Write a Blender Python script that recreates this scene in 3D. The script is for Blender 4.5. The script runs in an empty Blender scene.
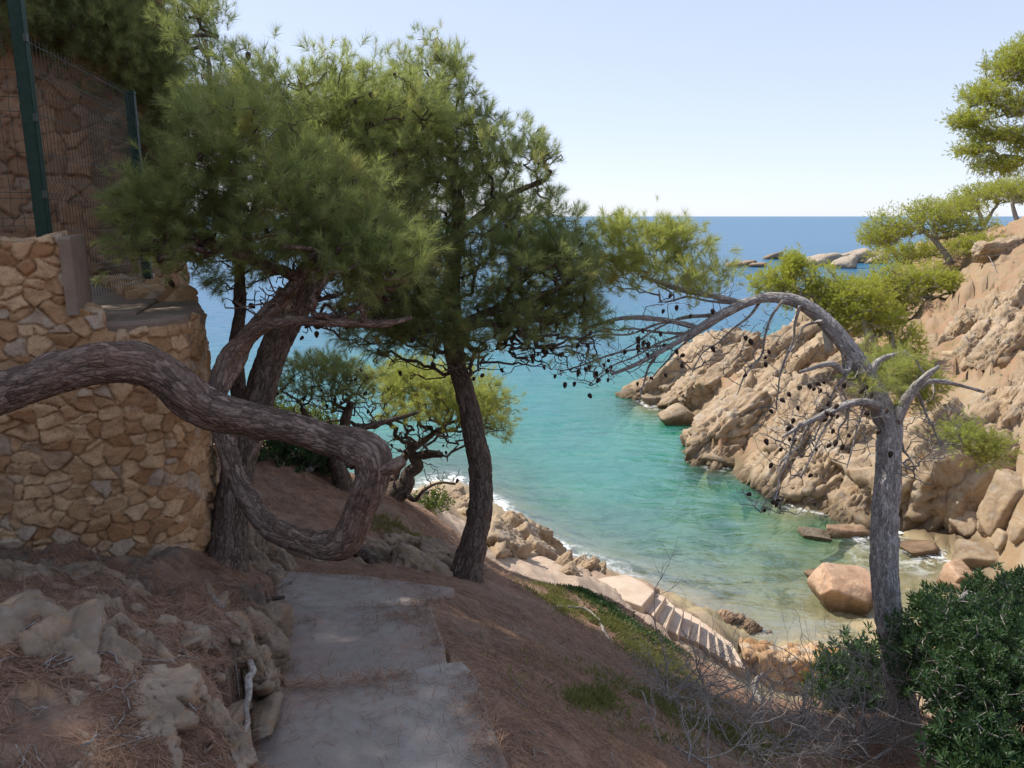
import bpy, math, random
import numpy as np

rng = np.random.default_rng(7)
R = math.radians
SC = bpy.context.scene
COL = SC.collection

# ------------------------------------------------------------------ camera
CAM = np.array([0.0, 0.0, 9.5])
F = 780.0
PITCH = R(12.15)
cp, sp = math.cos(PITCH), math.sin(PITCH)
cd = bpy.data.cameras.new('camera')
co = bpy.data.objects.new('camera', cd)
COL.objects.link(co)
co.location = CAM
co.rotation_euler = (R(90) - PITCH, 0, 0)
cd.sensor_width = 36
cd.lens = F / 1024 * 36
cd.clip_start = 0.05
cd.clip_end = 60000
SC.camera = co


def ray(px, py):
    u, v = (px - 512) / F, (384 - py) / F
    return np.array([u, cp + v * sp, -sp + v * cp])


def G(px, py, drop):            # ground point `drop` metres under the eye
    d = ray(px, py)
    return CAM + d * (drop / -d[2])


def D(px, py, t):               # point at depth t metres
    return CAM + ray(px, py) * t


# ------------------------------------------------------------------ noise
_perm = np.random.default_rng(3).permutation(256)
_perm = np.concatenate([_perm, _perm, _perm])
_grad = np.random.default_rng(4).normal(size=(256, 3))
_grad /= np.linalg.norm(_grad, axis=1)[:, None]


def pn(P):
    P = np.asarray(P, float)
    i = np.floor(P).astype(int)
    f = P - i
    i &= 255
    w = f * f * f * (f * (f * 6 - 15) + 10)
    out = 0
    for a in (0, 1):
        for b in (0, 1):
            for c in (0, 1):
                h = _perm[_perm[_perm[i[:, 0] + a] + i[:, 1] + b] + i[:, 2] + c]
                g = _grad[h]
                dv = f - np.array([a, b, c])
                k = ((w[:, 0] if a else 1 - w[:, 0]) * (w[:, 1] if b else 1 - w[:, 1]) * (w[:, 2] if c else 1 - w[:, 2]))
                out = out + k * np.einsum('ij,ij->i', g, dv)
    return out * 1.6


def fbm(P, o=4, ridge=False):
    s, a, f = 0, 1.0, 1.0
    for k in range(o):
        n = pn(np.asarray(P) * f + 17.3 * k)
        if ridge:
            n = 1 - 2 * np.abs(n)
        s = s + a * n
        a *= 0.5
        f *= 2.03
    return s


def sstep(a, b, x):
    t = np.clip((x - a) / (b - a), 0, 1)
    return t * t * (3 - 2 * t)


def vor3(P, seed=0):
    """cell id noise and distance to the cell border, 3D"""
    P = np.asarray(P, float)
    i = np.floor(P).astype(int)
    tab = np.random.default_rng(seed + 50).uniform(0, 1, (4096, 4))
    f1 = np.full(len(P), 9.)
    f2 = np.full(len(P), 9.)
    bid = np.zeros(len(P), int)
    rel = np.zeros(P.shape)
    for a in (-1, 0, 1):
        for b in (-1, 0, 1):
            for c in (-1, 0, 1):
                n = i + (a, b, c)
                h = (n[:, 0] * 73 + n[:, 1] * 179 + n[:, 2] * 283) % 4096
                dv = n + tab[h, :3] - P
                d = np.linalg.norm(dv, axis=1)
                nr = d < f1
                f2 = np.where(nr, f1, np.minimum(f2, d))
                bid = np.where(nr, h, bid)
                rel = np.where(nr[:, None], dv, rel)
                f1 = np.where(nr, d, f1)
    tilt = ((tab[(bid * 13 + 5) % 4096, :3] - .5) * rel).sum(1)
    return tab[bid, 3] + 1.5 * tilt, f2 - f1


# ------------------------------------------------------------------ mesh helpers
def mk(name, V, Fs, mat, parent=None, smooth=True, attrs=None):
    """V (n,3); Fs list of int arrays (m,3) or (m,4)"""
    me = bpy.data.meshes.new(name)
    V = np.asarray(V, np.float32)
    Fs = [np.asarray(f, np.int32) for f in Fs if len(f)]
    me.vertices.add(len(V))
    me.vertices.foreach_set('co', V.ravel())
    lv = np.concatenate([f.ravel() for f in Fs])
    cnt = np.concatenate([np.full(len(f), f.shape[1], np.int32) for f in Fs])
    st = np.concatenate([[0], np.cumsum(cnt)[:-1]]).astype(np.int32)
    me.loops.add(len(lv))
    me.loops.foreach_set('vertex_index', lv)
    me.polygons.add(len(cnt))
    me.polygons.foreach_set('loop_start', st)
    me.polygons.foreach_set('loop_total', cnt)
    me.polygons.foreach_set('use_smooth', np.full(len(cnt), smooth))
    if attrs:
        for k, a in attrs.items():
            at = me.attributes.new(k, 'FLOAT', 'POINT')
            at.data.foreach_set('value', np.asarray(a, np.float32))
    me.update(calc_edges=True)
    me.validate()
    if mat:
        me.materials.append(mat)
    o = bpy.data.objects.new(name, me)
    COL.objects.link(o)
    if parent:
        o.parent = parent
        o.matrix_parent_inverse = parent.matrix_world.inverted()
    return o


def thing(name, label, cat, loc, group=None):
    o = bpy.data.objects.new(name, None)
    COL.objects.link(o)
    o.location = tuple(float(x) for x in loc)
    o.empty_display_size = 0.2
    bpy.context.view_layer.update()
    o['label'] = label
    o['category'] = cat
    if group:
        o['group'] = group
    return o


def tag(o, label, cat, group=None, kind=None):
    o['label'] = label
    o['category'] = cat
    if group:
        o['group'] = group
    if kind:
        o['kind'] = kind
    return o


class MB:
    def __init__(s):
        s.V, s.T, s.Q, s.n, s.A, s.B = [], [], [], 0, [], []

    def add(s, V, T=None, Q=None, a=None, bco=None):
        V = np.asarray(V, float)
        s.B.append(V if bco is None else bco)
        s.V.append(V)
        if T is not None and len(T):
            s.T.append(np.asarray(T) + s.n)
        if Q is not None and len(Q):
            s.Q.append(np.asarray(Q) + s.n)
        s.A.append(np.full(len(V), 0.5) if a is None else np.broadcast_to(np.asarray(a, float), (len(V),)))
        s.n += len(V)

    def build(s, name, mat, parent=None, smooth=True):
        Fs = []
        if s.T:
            Fs.append(np.concatenate(s.T))
        if s.Q:
            Fs.append(np.concatenate(s.Q))
        o = mk(name, np.concatenate(s.V), Fs, mat, parent, smooth, {'tint': np.concatenate(s.A)})
        at = o.data.attributes.new('bco', 'FLOAT_VECTOR', 'POINT')
        at.data.foreach_set('vector', np.concatenate(s.B).astype(np.float32).ravel())
        return o


def grid_quads(nr, nc, wrap=False):
    i = np.arange(nr - 1)[:, None]
    j = np.arange(nc if wrap else nc - 1)[None, :]
    j2 = (j + 1) % nc
    return np.stack([i * nc + j, i * nc + j2, (i + 1) * nc + j2, (i + 1) * nc + j], -1).reshape(-1, 4)


def frames(P):
    T = np.gradient(P, axis=0)
    T /= np.linalg.norm(T, axis=1)[:, None] + 1e-9
    N = np.zeros_like(P)
    n = np.cross(T[0], [0.31, 0.2, 0.93])
    if np.linalg.norm(n) < 1e-3:
        n = np.cross(T[0], [1, 0, 0])
    for k in range(len(P)):
        n = n - T[k] * n.dot(T[k])
        n /= np.linalg.norm(n) + 1e-9
        N[k] = n
    return T, N, np.cross(T, N)


def tube(mb, P, r, seg=6, tint=0.5, cap=True):
    P = np.asarray(P, float)
    r = np.broadcast_to(np.asarray(r, float), (len(P),))
    T, N, B = frames(P)
    a = np.arange(seg) * 2 * np.pi / seg
    V = P[:, None] + r[:, None, None] * (np.cos(a)[None, :, None] * N[:, None] + np.sin(a)[None, :, None] * B[:, None])
    V = V.reshape(-1, 3)
    Q = grid_quads(len(P), seg, True)
    tri = None
    if cap:
        V = np.vstack([V, P[-1:] + T[-1:] * r[-1] * 0.6, P[:1]])
        e = len(P) * seg
        k = np.arange(seg)
        tri = np.concatenate([np.stack([e - seg + k, e - seg + (k + 1) % seg, np.full(seg, e)], 1),
                              np.stack([(k + 1) % seg, k, np.full(seg, e + 1)], 1)])
    mb.add(V, tri, Q, tint)


def resample(P, r, step):
    """Catmull-Rom through P with radii r"""
    P = np.asarray(P, float)
    r = np.asarray(r, float)
    Pe = np.vstack([2 * P[0] - P[1], P, 2 * P[-1] - P[-2]])
    out, ro = [], []
    for k in range(len(P) - 1):
        p0, p1, p2, p3 = Pe[k:k + 4]
        n = max(2, int(np.linalg.norm(p2 - p1) / step))
        for t in np.arange(n) / n:
            out.append(0.5 * (2 * p1 + (p2 - p0) * t + (2 * p0 - 5 * p1 + 4 * p2 - p3) * t * t + (3 * p1 - p0 - 3 * p2 + p3) * t ** 3))
            ro.append(r[k] + (r[k + 1] - r[k]) * t)
    out.append(P[-1])
    ro.append(r[-1])
    return np.array(out), np.array(ro)


def bark_tube(mb, P, r, seg=36, amp=0.1, seed=0, flare=0.0, knots=5):
    """thick limb: plates of bark as real relief"""
    T, N, B = frames(P)
    s = np.concatenate([[0], np.cumsum(np.linalg.norm(np.diff(P, axis=0), axis=1))])
    a = np.arange(seg) * 2 * np.pi / seg
    ca, sa = np.cos(a), np.sin(a)
    S, Ag = np.meshgrid(s, a, indexing='ij')
    rr = np.repeat(r[:, None], seg, 1)
    q = np.stack([np.cos(Ag) * rr * 26, np.sin(Ag) * rr * 26, S * 9], -1).reshape(-1, 3) + seed * 7.7
    big = np.stack([np.cos(Ag) * 1.3, np.sin(Ag) * 1.3, S * 2.2], -1).reshape(-1, 3) + seed * 3.1
    pl = fbm(q, 3)
    crack = 1 - np.clip(np.abs(pl) * 3.2, 0, 1)
    d = 0.17 * pn(big) - amp * crack.clip(0) ** 2 + amp * 0.5 * fbm(q * 2.3, 2)
    d = d.reshape(len(P), seg)
    kr = np.random.default_rng(seed)
    for _ in range(max(knots, int(s[-1] * 3.2))):
        ks, ka, kw = kr.uniform(s[-1] * .05, s[-1] * .95), kr.uniform(0, 6.28), kr.uniform(0.03, 0.06)
        dd = ((S - ks) / kw) ** 2 + ((((Ag - ka + np.pi) % (2 * np.pi)) - np.pi) * rr / kw) ** 2
        d += 0.3 * np.exp(-dd) - 0.25 * np.exp(-dd * 6)
    if flare:
        lobes = 1 + 0.5 * np.cos(a * 4 + seed)[None, :] + .25 * np.cos(a * 7 + 2 * seed)[None, :]
        d += flare * np.exp(-S / 0.16) * lobes
    R2 = rr * (1 + d)
    V = (P[:, None] + R2[:, :, None] * (ca[None, :, None] * N[:, None] + sa[None, :, None] * B[:, None])).reshape(-1, 3)
    V = np.vstack([V, P[-1:], P[:1]])
    e = len(P) * seg
    k = np.arange(seg)
    tri = np.concatenate([np.stack([e - seg + k, e - seg + (k + 1) % seg, np.full(seg, e)], 1),
                          np.stack([(k + 1) % seg, k, np.full(seg, e + 1)], 1)])
    bc = np.stack([ca[None] * rr + seed * 3.0, sa[None] * rr, S * .30], -1).reshape(-1, 3)
    mb.add(V, tri, grid_quads(len(P), seg, True), np.concatenate([0.5 + 0.5 * np.clip(pl, -1, 1), [.5, .5]]), np.vstack([bc, bc[-1:], bc[:1]]))


# ------------------------------------------------------------------ materials
class NT:
    def __init__(s, name):
        s.m = bpy.data.materials.new(name)
        s.m.use_nodes = True
        s.t = s.m.node_tree
        s.t.nodes.clear()
        s.out = s.n('ShaderNodeOutputMaterial')

    def n(s, ty, **kw):
        nd = s.t.nodes.new(ty)
        for k, v in kw.items():
            if hasattr(nd, k) and k not in nd.inputs.keys():
                setattr(nd, k, v)
            else:
                s.set(nd.inputs[k], v)
        return nd

    def set(s, sock, v):
        if isinstance(v, bpy.types.NodeSocket):
            s.t.links.new(v, sock)
        elif hasattr(v, 'outputs'):
            s.t.links.new(v.outputs[0], sock)
        else:
            if hasattr(sock.default_value, '__len__') and len(sock.default_value) == 4 and len(v) == 3:
                v = (*v, 1)
            sock.default_value = v

    def geo(s):
        return s.n('ShaderNodeNewGeometry').outputs['Position']

    def attr(s, name):
        return s.n('ShaderNodeAttribute', attribute_name=name).outputs['Fac']

    def noise(s, vec, scale, detail=4, rough=0.6, dist=0.0):
        nd = s.n('ShaderNodeTexNoise')
        s.set(nd.inputs['Vector'], vec)
        for k, v in (('Scale', scale), ('Detail', detail), ('Roughness', rough), ('Distortion', dist)):
            s.set(nd.inputs[k], v)
        return nd.outputs['Fac']

    def scale(s, vec, xyz):
        nd = s.n('ShaderNodeMapping')
        s.set(nd.inputs['Vector'], vec)
        nd.inputs['Scale'].default_value = xyz
        return nd.outputs[0]

    def vor(s, vec, scale, feature='F1', out='Distance'):
        nd = s.n('ShaderNodeTexVoronoi', feature=feature)
        s.set(nd.inputs['Vector'], vec)
        nd.inputs['Scale'].default_value = scale
        return nd.outputs[out]

    def math(s, op, a, b=0.0, clamp=False):
        nd = s.n('ShaderNodeMath', operation=op, use_clamp=clamp)
        s.set(nd.inputs[0], a)
        s.set(nd.inputs[1], b)
        return nd.outputs[0]

    def rng(s, v, a, b, c=0.0, d=1.0):
        nd = s.n('ShaderNodeMapRange')
        s.set(nd.inputs['Value'], v)
        for k, x in (('From Min', a), ('From Max', b), ('To Min', c), ('To Max', d)):
            s.set(nd.inputs[k], x)
        return nd.outputs[0]

    def mix(s, f, a, b, mode='MIX'):
        nd = s.n('ShaderNodeMix', data_type='RGBA', blend_type=mode)
        s.set(nd.inputs[0], f)
        s.set(nd.inputs[6], a)
        s.set(nd.inputs[7], b)
        return nd.outputs[2]

    def ramp(s, f, stops):
        nd = s.n('ShaderNodeValToRGB')
        cr = nd.color_ramp
        while len(cr.elements) < len(stops):
            cr.elements.new(0.5)
        for e, (p, c) in zip(cr.elements, stops):
            e.position = p
            e.color = (*c, 1)
        s.set(nd.inputs[0], f)
        return nd.outputs[0]

    def bump(s, h, strength=0.5, dist=0.02, normal=None):
        nd = s.n('ShaderNodeBump')
        s.set(nd.inputs['Height'], h)
        nd.inputs['Strength'].default_value = strength
        nd.inputs['Distance'].default_value = dist
        if normal is not None:
            s.set(nd.inputs['Normal'], normal)
        return nd.outputs[0]

    def pbr(s, col, rough=0.8, normal=None, spec=0.3, **kw):
        b = s.n('ShaderNodeBsdfPrincipled')
        s.set(b.inputs['Base Color'], col)
        s.set(b.inputs['Roughness'], rough)
        b.inputs['Specular IOR Level'].default_value = spec
        if normal is not None:
            s.set(b.inputs['Normal'], normal)
        for k, v in kw.items():
            s.set(b.inputs[k], v)
        s.done(b.outputs[0])
        return b

    def done(s, sh):
        s.t.links.new(sh, s.out.inputs['Surface'])


def granite(name, c1, c2, c3, sc=1.0, lich=0.0, bumpd=0.03, strata=True):
    m = NT(name)
    p = m.geo()
    n1 = m.noise(p, 0.9 * sc, 6, .65)
    n2 = m.noise(p, 4.5 * sc, 6, .7)
    n3 = m.noise(p, 60 * sc, 3, .7)
    c = m.mix(m.rng(n1, .38, .62), c1, c2)
    c = m.mix(m.rng(n2, .50, .68), c, c3)
    c = m.mix(m.rng(n3, .45, .75, 0, .35), c, (.16, .13, .11))
    c = m.mix(m.rng(m.noise(m.scale(p, (1, 1, .45)), 1.9 * sc, 7, .72, .6), .55, .66, 0, .6), c, (.15, .12, .095))
    if lich:
        c = m.mix(m.math('MULTIPLY', m.rng(m.noise(p, 2.7 * sc, 5, .7), .54, .62), lich), c, (.36, .35, .32))
    c = m.mix(0.35, c, m.mix(m.attr('tint'), (.35, .30, .26), (.75, .68, .6)), 'OVERLAY')
    sx = m.n('ShaderNodeSeparateXYZ')
    m.set(sx.inputs[0], p)
    wet = m.rng(m.math('ADD', sx.outputs[2], m.math('MULTIPLY', m.noise(p, 1.3, 4, .6), -.9)), -.36, .2, 1, 0)
    c = m.mix(m.math('MULTIPLY', wet, .8), c, (.085, .062, .035))
    st = m.noise(m.scale(p, (1.2, 1.2, 5)), 1.6 * sc, 6, .7, .5)
    h = m.math('ADD', m.math('MULTIPLY', n2, .5), m.math('MULTIPLY', st, .25))
    h = m.math('ADD', h, m.math('MULTIPLY', n3, .06))
    m.pbr(c, .85, m.bump(h, .9, bumpd / sc), .25)
    return m.m


def foliage(name, dark, light, trans, rough=.55, tw=.35):
    m = NT(name)
    t = m.attr('tint')
    c = m.mix(m.math('MINIMUM', t, 1.0), dark, light)
    c = m.mix(m.math('GREATER_THAN', t, 1.5), c, (.30, .185, .10))
    b = m.n('ShaderNodeBsdfPrincipled')
    m.set(b.inputs['Base Color'], c)
    b.inputs['Roughness'].default_value = rough
    b.inputs['Specular IOR Level'].default_value = .25
    tr = m.n('ShaderNodeBsdfTranslucent')
    m.set(tr.inputs['Color'], m.mix(t, trans, tuple(min(1, x * 1.5) for x in trans)))
    mx = m.n('ShaderNodeMixShader')
    mx.inputs[0].default_value = tw
    m.t.links.new(b.outputs[0], mx.inputs[1])
    m.t.links.new(tr.outputs[0], mx.inputs[2])
    m.done(mx.outputs[0])
    return m.m


def bark(name, c1, c2, c3, sc=1.0, plates=True):
    """flaky plates, long along the limb, between dark furrows"""
    m = NT(name)
    p = m.geo()
    bc = m.n('ShaderNodeAttribute', attribute_name='bco').outputs['Vector']
    ns = m.n('ShaderNodeTexNoise')
    m.set(ns.inputs['Vector'], bc)
    ns.inputs['Scale'].default_value = 30 * sc
    wv = m.n('ShaderNodeVectorMath', operation='MULTIPLY_ADD')
    m.set(wv.inputs[0], ns.outputs['Color'])
    wv.inputs[1].default_value = (.034 / sc,) * 3
    m.set(wv.inputs[2], bc)
    q = wv.outputs[0]
    e = m.vor(q, 62 * sc, 'DISTANCE_TO_EDGE')
    pc = m.n('ShaderNodeSeparateColor')
    m.set(pc.inputs[0], m.vor(q, 62 * sc, 'F1', 'Color'))
    e2 = m.vor(q, 130 * sc, 'DISTANCE_TO_EDGE')
    n = m.noise(p, 60 * sc, 5, .7)
    n2 = m.noise(p, 4.0 * sc, 4, .6)
    c = m.mix(m.rng(pc.outputs[0], .1, .9), c1, c2)
    c = m.mix(m.rng(n2, .48, .70, 0, .55), c, c3)
    c = m.mix(m.rng(n, .40, .65, 0, .5), c, tuple(x * .5 for x in c1))
    fur = m.math('MULTIPLY', m.rng(e, .0, .16, .8 if plates else .0, 0), m.rng(m.noise(q, 26 * sc, 4, .7), .38, .60))
    c = m.mix(fur, c, tuple(x * .32 for x in c1))
    h = m.math('ADD', m.math('MULTIPLY', m.math('MINIMUM', e, .22), 2.0 if plates else .3), m.math('ADD', m.math('MULTIPLY', n, .35), m.math('MULTIPLY', m.math('MINIMUM', e2, .2), .8)))
    h = m.math('ADD', h, m.math('MULTIPLY', pc.outputs[1], .35))
    m.pbr(c, .88, m.bump(h, .9, .012 / sc), .2)
    return m.m


M = {}
M['rock_land'] = granite('headland granite', (.335, .255, .17), (.43, .35, .255), (.27, .18, .10), .9, .5, .06)
M['rock_boulder'] = granite('pink boulder granite', (.48, .31, .21), (.53, .38, .27), (.42, .25, .15), 1.6, .15, .05)
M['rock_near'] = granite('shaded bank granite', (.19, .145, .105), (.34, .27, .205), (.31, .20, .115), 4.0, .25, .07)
M['rock_pale'] = granite('pale sea rock', (.38, .33, .27), (.44, .39, .33), (.33, .26, .19), .5, .2, .2)
M['pine'] = foliage('pine needles', (.12, .155, .085), (.32, .35, .145), (.38, .44, .13), tw=.5)
M['pine_dry'] = foliage('olive pine needles', (.15, .175, .07), (.36, .37, .12), (.42, .46, .11), tw=.5)
M['pine_far'] = foliage('headland pine needles', (.15, .175, .045), (.47, .47, .10), (.50, .54, .09), tw=.45)
M['pine_dark'] = foliage('dark pine needles', (.10, .13, .075), (.27, .30, .14), (.30, .35, .10), tw=.42)
M['leaf'] = foliage('shrub leaves', (.024, .058, .026), (.08, .14, .056), (.08, .14, .035), .42, .22)
M['leaf2'] = foliage('olive bush leaves', (.05, .085, .02), (.17, .22, .05), (.2, .26, .05), .5, .3)
M['grass'] = foliage('ground cover', (.085, .092, .035), (.25, .245, .085), (.22, .23, .06), .6, .3)
M['drygrass'] = foliage('dry grass', (.26, .19, .095), (.42, .32, .17), (.3, .22, .08), .6, .3)
M['litter'] = foliage('fallen needles', (.145, .076, .047), (.41, .25, .16), (.05, .02, .01), .7, .1)
M['bark_brown'] = bark('red brown pine bark', (.15, .105, .083), (.36, .265, .215), (.34, .205, .145), .8)
M['bark_dark'] = bark('dark pine bark', (.105, .078, .062), (.26, .20, .165), (.19, .135, .10))
M['bark_grey'] = bark('grey pine bark', (.31, .285, .265), (.60, .565, .535), (.44, .40, .37))
M['twig'] = bark('dead grey twigs', (.25, .22, .195), (.50, .455, .41), (.36, .32, .28), 2, False)
M['cone'] = bark('pine cone', (.030, .020, .016), (.075, .052, .040), (.05, .034, .026), 2, False)

# ------------------------------------------------------------------ world and sun
SUN_AZ, SUN_EL = R(-60), R(50)      # azimuth from +Y, clockwise
w = bpy.data.worlds.new('World')
SC.world = w
w.use_nodes = True
nt = w.node_tree
bg = nt.nodes['Background']
sky = nt.nodes.new('ShaderNodeTexSky')
sky.sky_type = 'NISHITA'
sky.sun_disc = False
sky.sun_elevation = SUN_EL
sky.sun_rotation = SUN_AZ
sky.altitude = 10
sky.air_density = 0.65
sky.dust_density = 0.35
sky.ozone_density = 1.0
gm = nt.nodes.new('ShaderNodeGamma')          # hazy summer sky: flatter than the clear-air model
gm.inputs[1].default_value = 0.34
nt.links.new(sky.outputs[0], gm.inputs[0])
vm = nt.nodes.new('ShaderNodeVectorMath')
vm.operation = 'MULTIPLY'
vm.inputs[1].default_value = (1.50, 1.53, 1.70)
nt.links.new(gm.outputs[0], vm.inputs[0])
nt.links.new(vm.outputs[0], bg.inputs[0])
bg.inputs[1].default_value = 0.15
sl = bpy.data.lights.new('sun', 'SUN')
so = bpy.data.objects.new('sun', sl)
COL.objects.link(so)
sl.energy = 2.35
sl.angle = R(.53)
sl.color = (1, .93, .82)
from mathutils import Vector
sd = Vector((math.sin(SUN_AZ) * math.cos(SUN_EL), math.cos(SUN_AZ) * math.cos(SUN_EL), math.sin(SUN_EL)))
so.rotation_euler = (-sd).to_track_quat('-Z', 'Y').to_euler()
so.location = (-20, 10, 40)
vs = SC.view_settings
vs.view_transform = 'Standard'
vs.look = 'None'
vs.exposure = 1.24
vs.gamma = 1
SC.cycles.use_denoising = True
SC.cycles.max_bounces = 6
SC.cycles.diffuse_bounces = 4
SC.cycles.transparent_max_bounces = 12
SC.cycles.caustics_reflective = False
SC.cycles.caustics_refractive = False

# ------------------------------------------------------------------ terrain
ctl = []


def g(px, py, drop):
    ctl.append(G(px, py, drop))


def xyz(*a):
    ctl.append(np.array(a, float))


# near ground outside the frame
for a in [(0, 0, 7.95), (0, .9, 7.9), (-1, 0, 8.3), (-1.1, .9, 8.25), (1.3, .2, 7.5), (0, -4, 8.8), (-4, 0, 9.0), (4, 0, 6.2), (-6, -5, 10.5),
          (6, -5, 7), (-12, 0, 12), (-14, 10, 14), (-10, 5.5, 12.5), (-8, 8, 13), (-6.5, 9, 11), (-4.4, 8.8, 6.9), (-3.5, 7.9, 7.1), (-5.5, 10, 6.4), (-9, 12, 8), (12, 0, 5), (0, -14, 11), (14, -12, 8), (-14, -12, 14),
          (-4.6, 5.2, 8.6), (-6, 4.6, 8.8), (-3.2, 5.6, 8.0), (-4.5, 3.4, 8.6), (-3.8, 6.6, 8.2), (-2.6, 4.7, 7.9),
          (-20, 20, 14), (-30, 5, 16), (-40, 40, 14), (30, -10, 10)]:
    xyz(*a)
# path bed
for a in [(380, 768, 1.72), (440, 720, 1.74), (300, 730, 1.74), (370, 690, 1.80), (440, 690, 1.80), (300, 690, 1.84), (360, 650, 2.0), (430, 640, 2.02), (295, 640, 2.0), (360, 605, 2.14),
          (295, 600, 2.2), (410, 605, 2.16), (300, 575, 2.34), (370, 575, 2.36), (430, 588, 2.40), (440, 580, 2.6)]:
    g(*a)
# left bank
for a in [(262, 700, 1.50), (270, 640, 1.62), (278, 590, 1.95), (225, 690, 1.34), (238, 640, 1.48), (160, 680, 1.26), (100, 700, 1.22), (0, 768, 1.18), (0, 690, 1.2), (60, 740, 1.2),
          (150, 630, 1.46), (60, 630, 1.40), (0, 610, 1.45), (0, 560, 1.74), (60, 570, 1.72), (100, 560, 1.83), (165, 572, 1.88), (215, 585, 2.03), (240, 590, 1.98), (255, 560, 2.2),
          (265, 530, 2.35), (150, 745, 1.22), (220, 750, 1.32)]:
    g(*a)
# bank right of the path
for a in [(520, 768, 1.76), (480, 690, 1.86), (455, 640, 2.08), (450, 610, 2.28), (470, 590, 2.75), (470, 577, 3.0), (520, 600, 3.1), (560, 605, 3.75), (510, 582, 3.35), (600, 680, 2.75),
          (560, 640, 2.85), (600, 640, 3.55), (640, 660, 3.75), (680, 660, 4.55), (700, 750, 2.85), (640, 768, 2.3), (720, 690, 4.3), (780, 740, 3.5), (800, 705, 5.0), (850, 760, 3.8), (905, 722, 3.95),
          (950, 745, 4.2), (1020, 760, 4.1), (900, 690, 4.9), (1010, 690, 5.2), (565, 586, 4.25), (600, 597, 4.6), (622, 608, 4.7), (642, 620, 4.8), (664, 636, 4.95), (530, 583, 3.9)]:
    g(*a)
for a in [(4.5, 7.5, 3.9), (6, 7, 3.9), (8, 6, 4.5), (3.2, 8.5, 3.6), (4.5, 10, 2.2), (5.5, 11.5, 1.0), (7, 10, 2.6), (9, 11, 3.0), (10.5, 14, 2.4), (12, 10, 4.0), (2.4, 9.6, 3.6), (1.2, 9.9, 4.0), (0.3, 9.9, 4.5),
          (-.3, 8.4, 5.6), (2.2, 11.3, 3.0), (3.4, 11.6, 2.2), (3.4, 12.4, 1.7)]:
    xyz(*a)
# left slope to the sea
for a in [(260, 500, 2.5), (300, 465, 2.65), (345, 492, 2.9), (400, 498, 3.3), (430, 545, 3.3), (370, 550, 2.85), (330, 530, 2.65), (440, 512, 4.1), (440, 560, 3.2), (420, 570, 2.75),
          (455, 520, 5.5), (440, 500, 6.6), (520, 566, 5.6), (480, 560, 5.0), (600, 581, 6.25), (560, 572, 5.9), (655, 593, 6.64), (640, 606, 6.62), (620, 590, 6.5),
          (520, 553, 7.6), (560, 566, 8.2)]:
    g(*a)
for a in [(-3.5, 10, 6.6), (-5, 12, 6), (-5, 16, 3), (-9, 16, 7), (-3, 14, 4.0), (-3.5, 18, 2.0), (-12, 24, 3), (-2.6, 22, 1.0), (-1, 17, 2.2), (.3, 19, 1.0), (2.0, 17, 1.2), (3.4, 15.4, 1.0)]:
    xyz(*a)
# stairs and beach
for a in [(672, 632, 7.05), (676, 604, 7.1), (700, 640, 7.62), (700, 616, 7.7), (720, 655, 8.08), (716, 627, 8.1), (748, 672, 8.62), (733, 640, 8.62), (690, 660, 6.4), (730, 680, 8.2), (780, 690, 9.0), (850, 685, 9.0), (760, 640, 9.62), (850, 645, 9.6), (800, 650, 9.55), (740, 628, 9.6), (790, 638, 9.7), (860, 628, 9.62)]:
    g(*a)
# shoreline z = 0
for a in [(452, 483), (478, 500), (500, 512), (548, 545), (572, 562), (600, 573), (640, 586), (700, 608), (905, 606), (930, 580), (948, 556), (920, 540), (880, 520), (830, 510), (780, 498),
          (745, 478), (725, 464), (702, 456), (694, 440), (700, 425), (672, 408), (640, 394)]:
    g(a[0], a[1], 9.5)
# headland
for a in [(660, 375, 8.4), (690, 368, 7.7), (720, 347, 7.0), (690, 395, 8.7), (720, 440, 8.6), (740, 400, 7.9), (770, 370, 7.0), (800, 332, 5.8), (850, 345, 5.6), (870, 420, 7.0), (800, 440, 7.8), (830, 480, 8.5), (880, 480, 8.2),
          (950, 350, 5.0), (1000, 400, 5.5), (1000, 260, 2.0), (940, 300, 4.3), (960, 480, 7.9), (1000, 540, 8.85), (940, 548, 9.35), (965, 548, 9.25), (978, 532, 8.95), (990, 562, 9.05), (1012, 562, 8.8), (970, 577, 9.38), (960, 597, 9.42), (985, 602, 9.2), (920, 420, 6.7), (900, 320, 5.2), (870, 300, 5.3), (970, 235, 1.3), (1020, 620, 8.2), (1020, 480, 7.0), (950, 530, 9.2)]:
    g(*a)
for a in [(25, 30, 9), (30, 20, 10), (40, 45, 14), (18, 20, 4), (22, 14, 6), (31, 60, 7), (22, 72, -9), (18, 66, -8), (45, 95, -12), (52, 88, -6), (14, 62, -5), (20, 100, -12), (40, 110, -15), (60, 80, 11), (15, 51, .2), (23, 59, .2), (29, 72, -3), (70, 120, 6), (16.5, 44, 2.4), (60, 20, 16)]:
    xyz(*a)
# sea bed
for px, py, z in [(820, 600, -.25), (850, 570, -.3), (880, 560, -.2), (780, 600, -.5), (760, 560, -.8), (820, 530, -.5), (700, 575, -.8), (690, 540, -1.3), (740, 520, -1.4), (640, 560, -1.1), (620, 500, -2.4), (680, 490, -2.2), (560, 500, -2.6),
                  (540, 440, -4.0), (640, 430, -3.6), (480, 440, -4.2), (560, 390, -6), (620, 390, -5), (640, 330, -8), (500, 340, -9), (400, 380, -6), (350, 420, -4)]:
    g(px, py, 9.5 - z)
for a in [(-10, 35, -4), (-25, 40, -3), (0, 90, -12), (-30, 90, -12), (10, 120, -12), (0, 200, -20), (-100, 200, -20), (60, 200, -14), (100, 300, -20), (-100, 100, -14), (-60, 60, -6), (5, 60, -7), (9, 75, -6)]:
    xyz(*a)
ctl = np.array(ctl)


def kern(d):
    return np.sqrt(d * d + 0.02)


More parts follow.
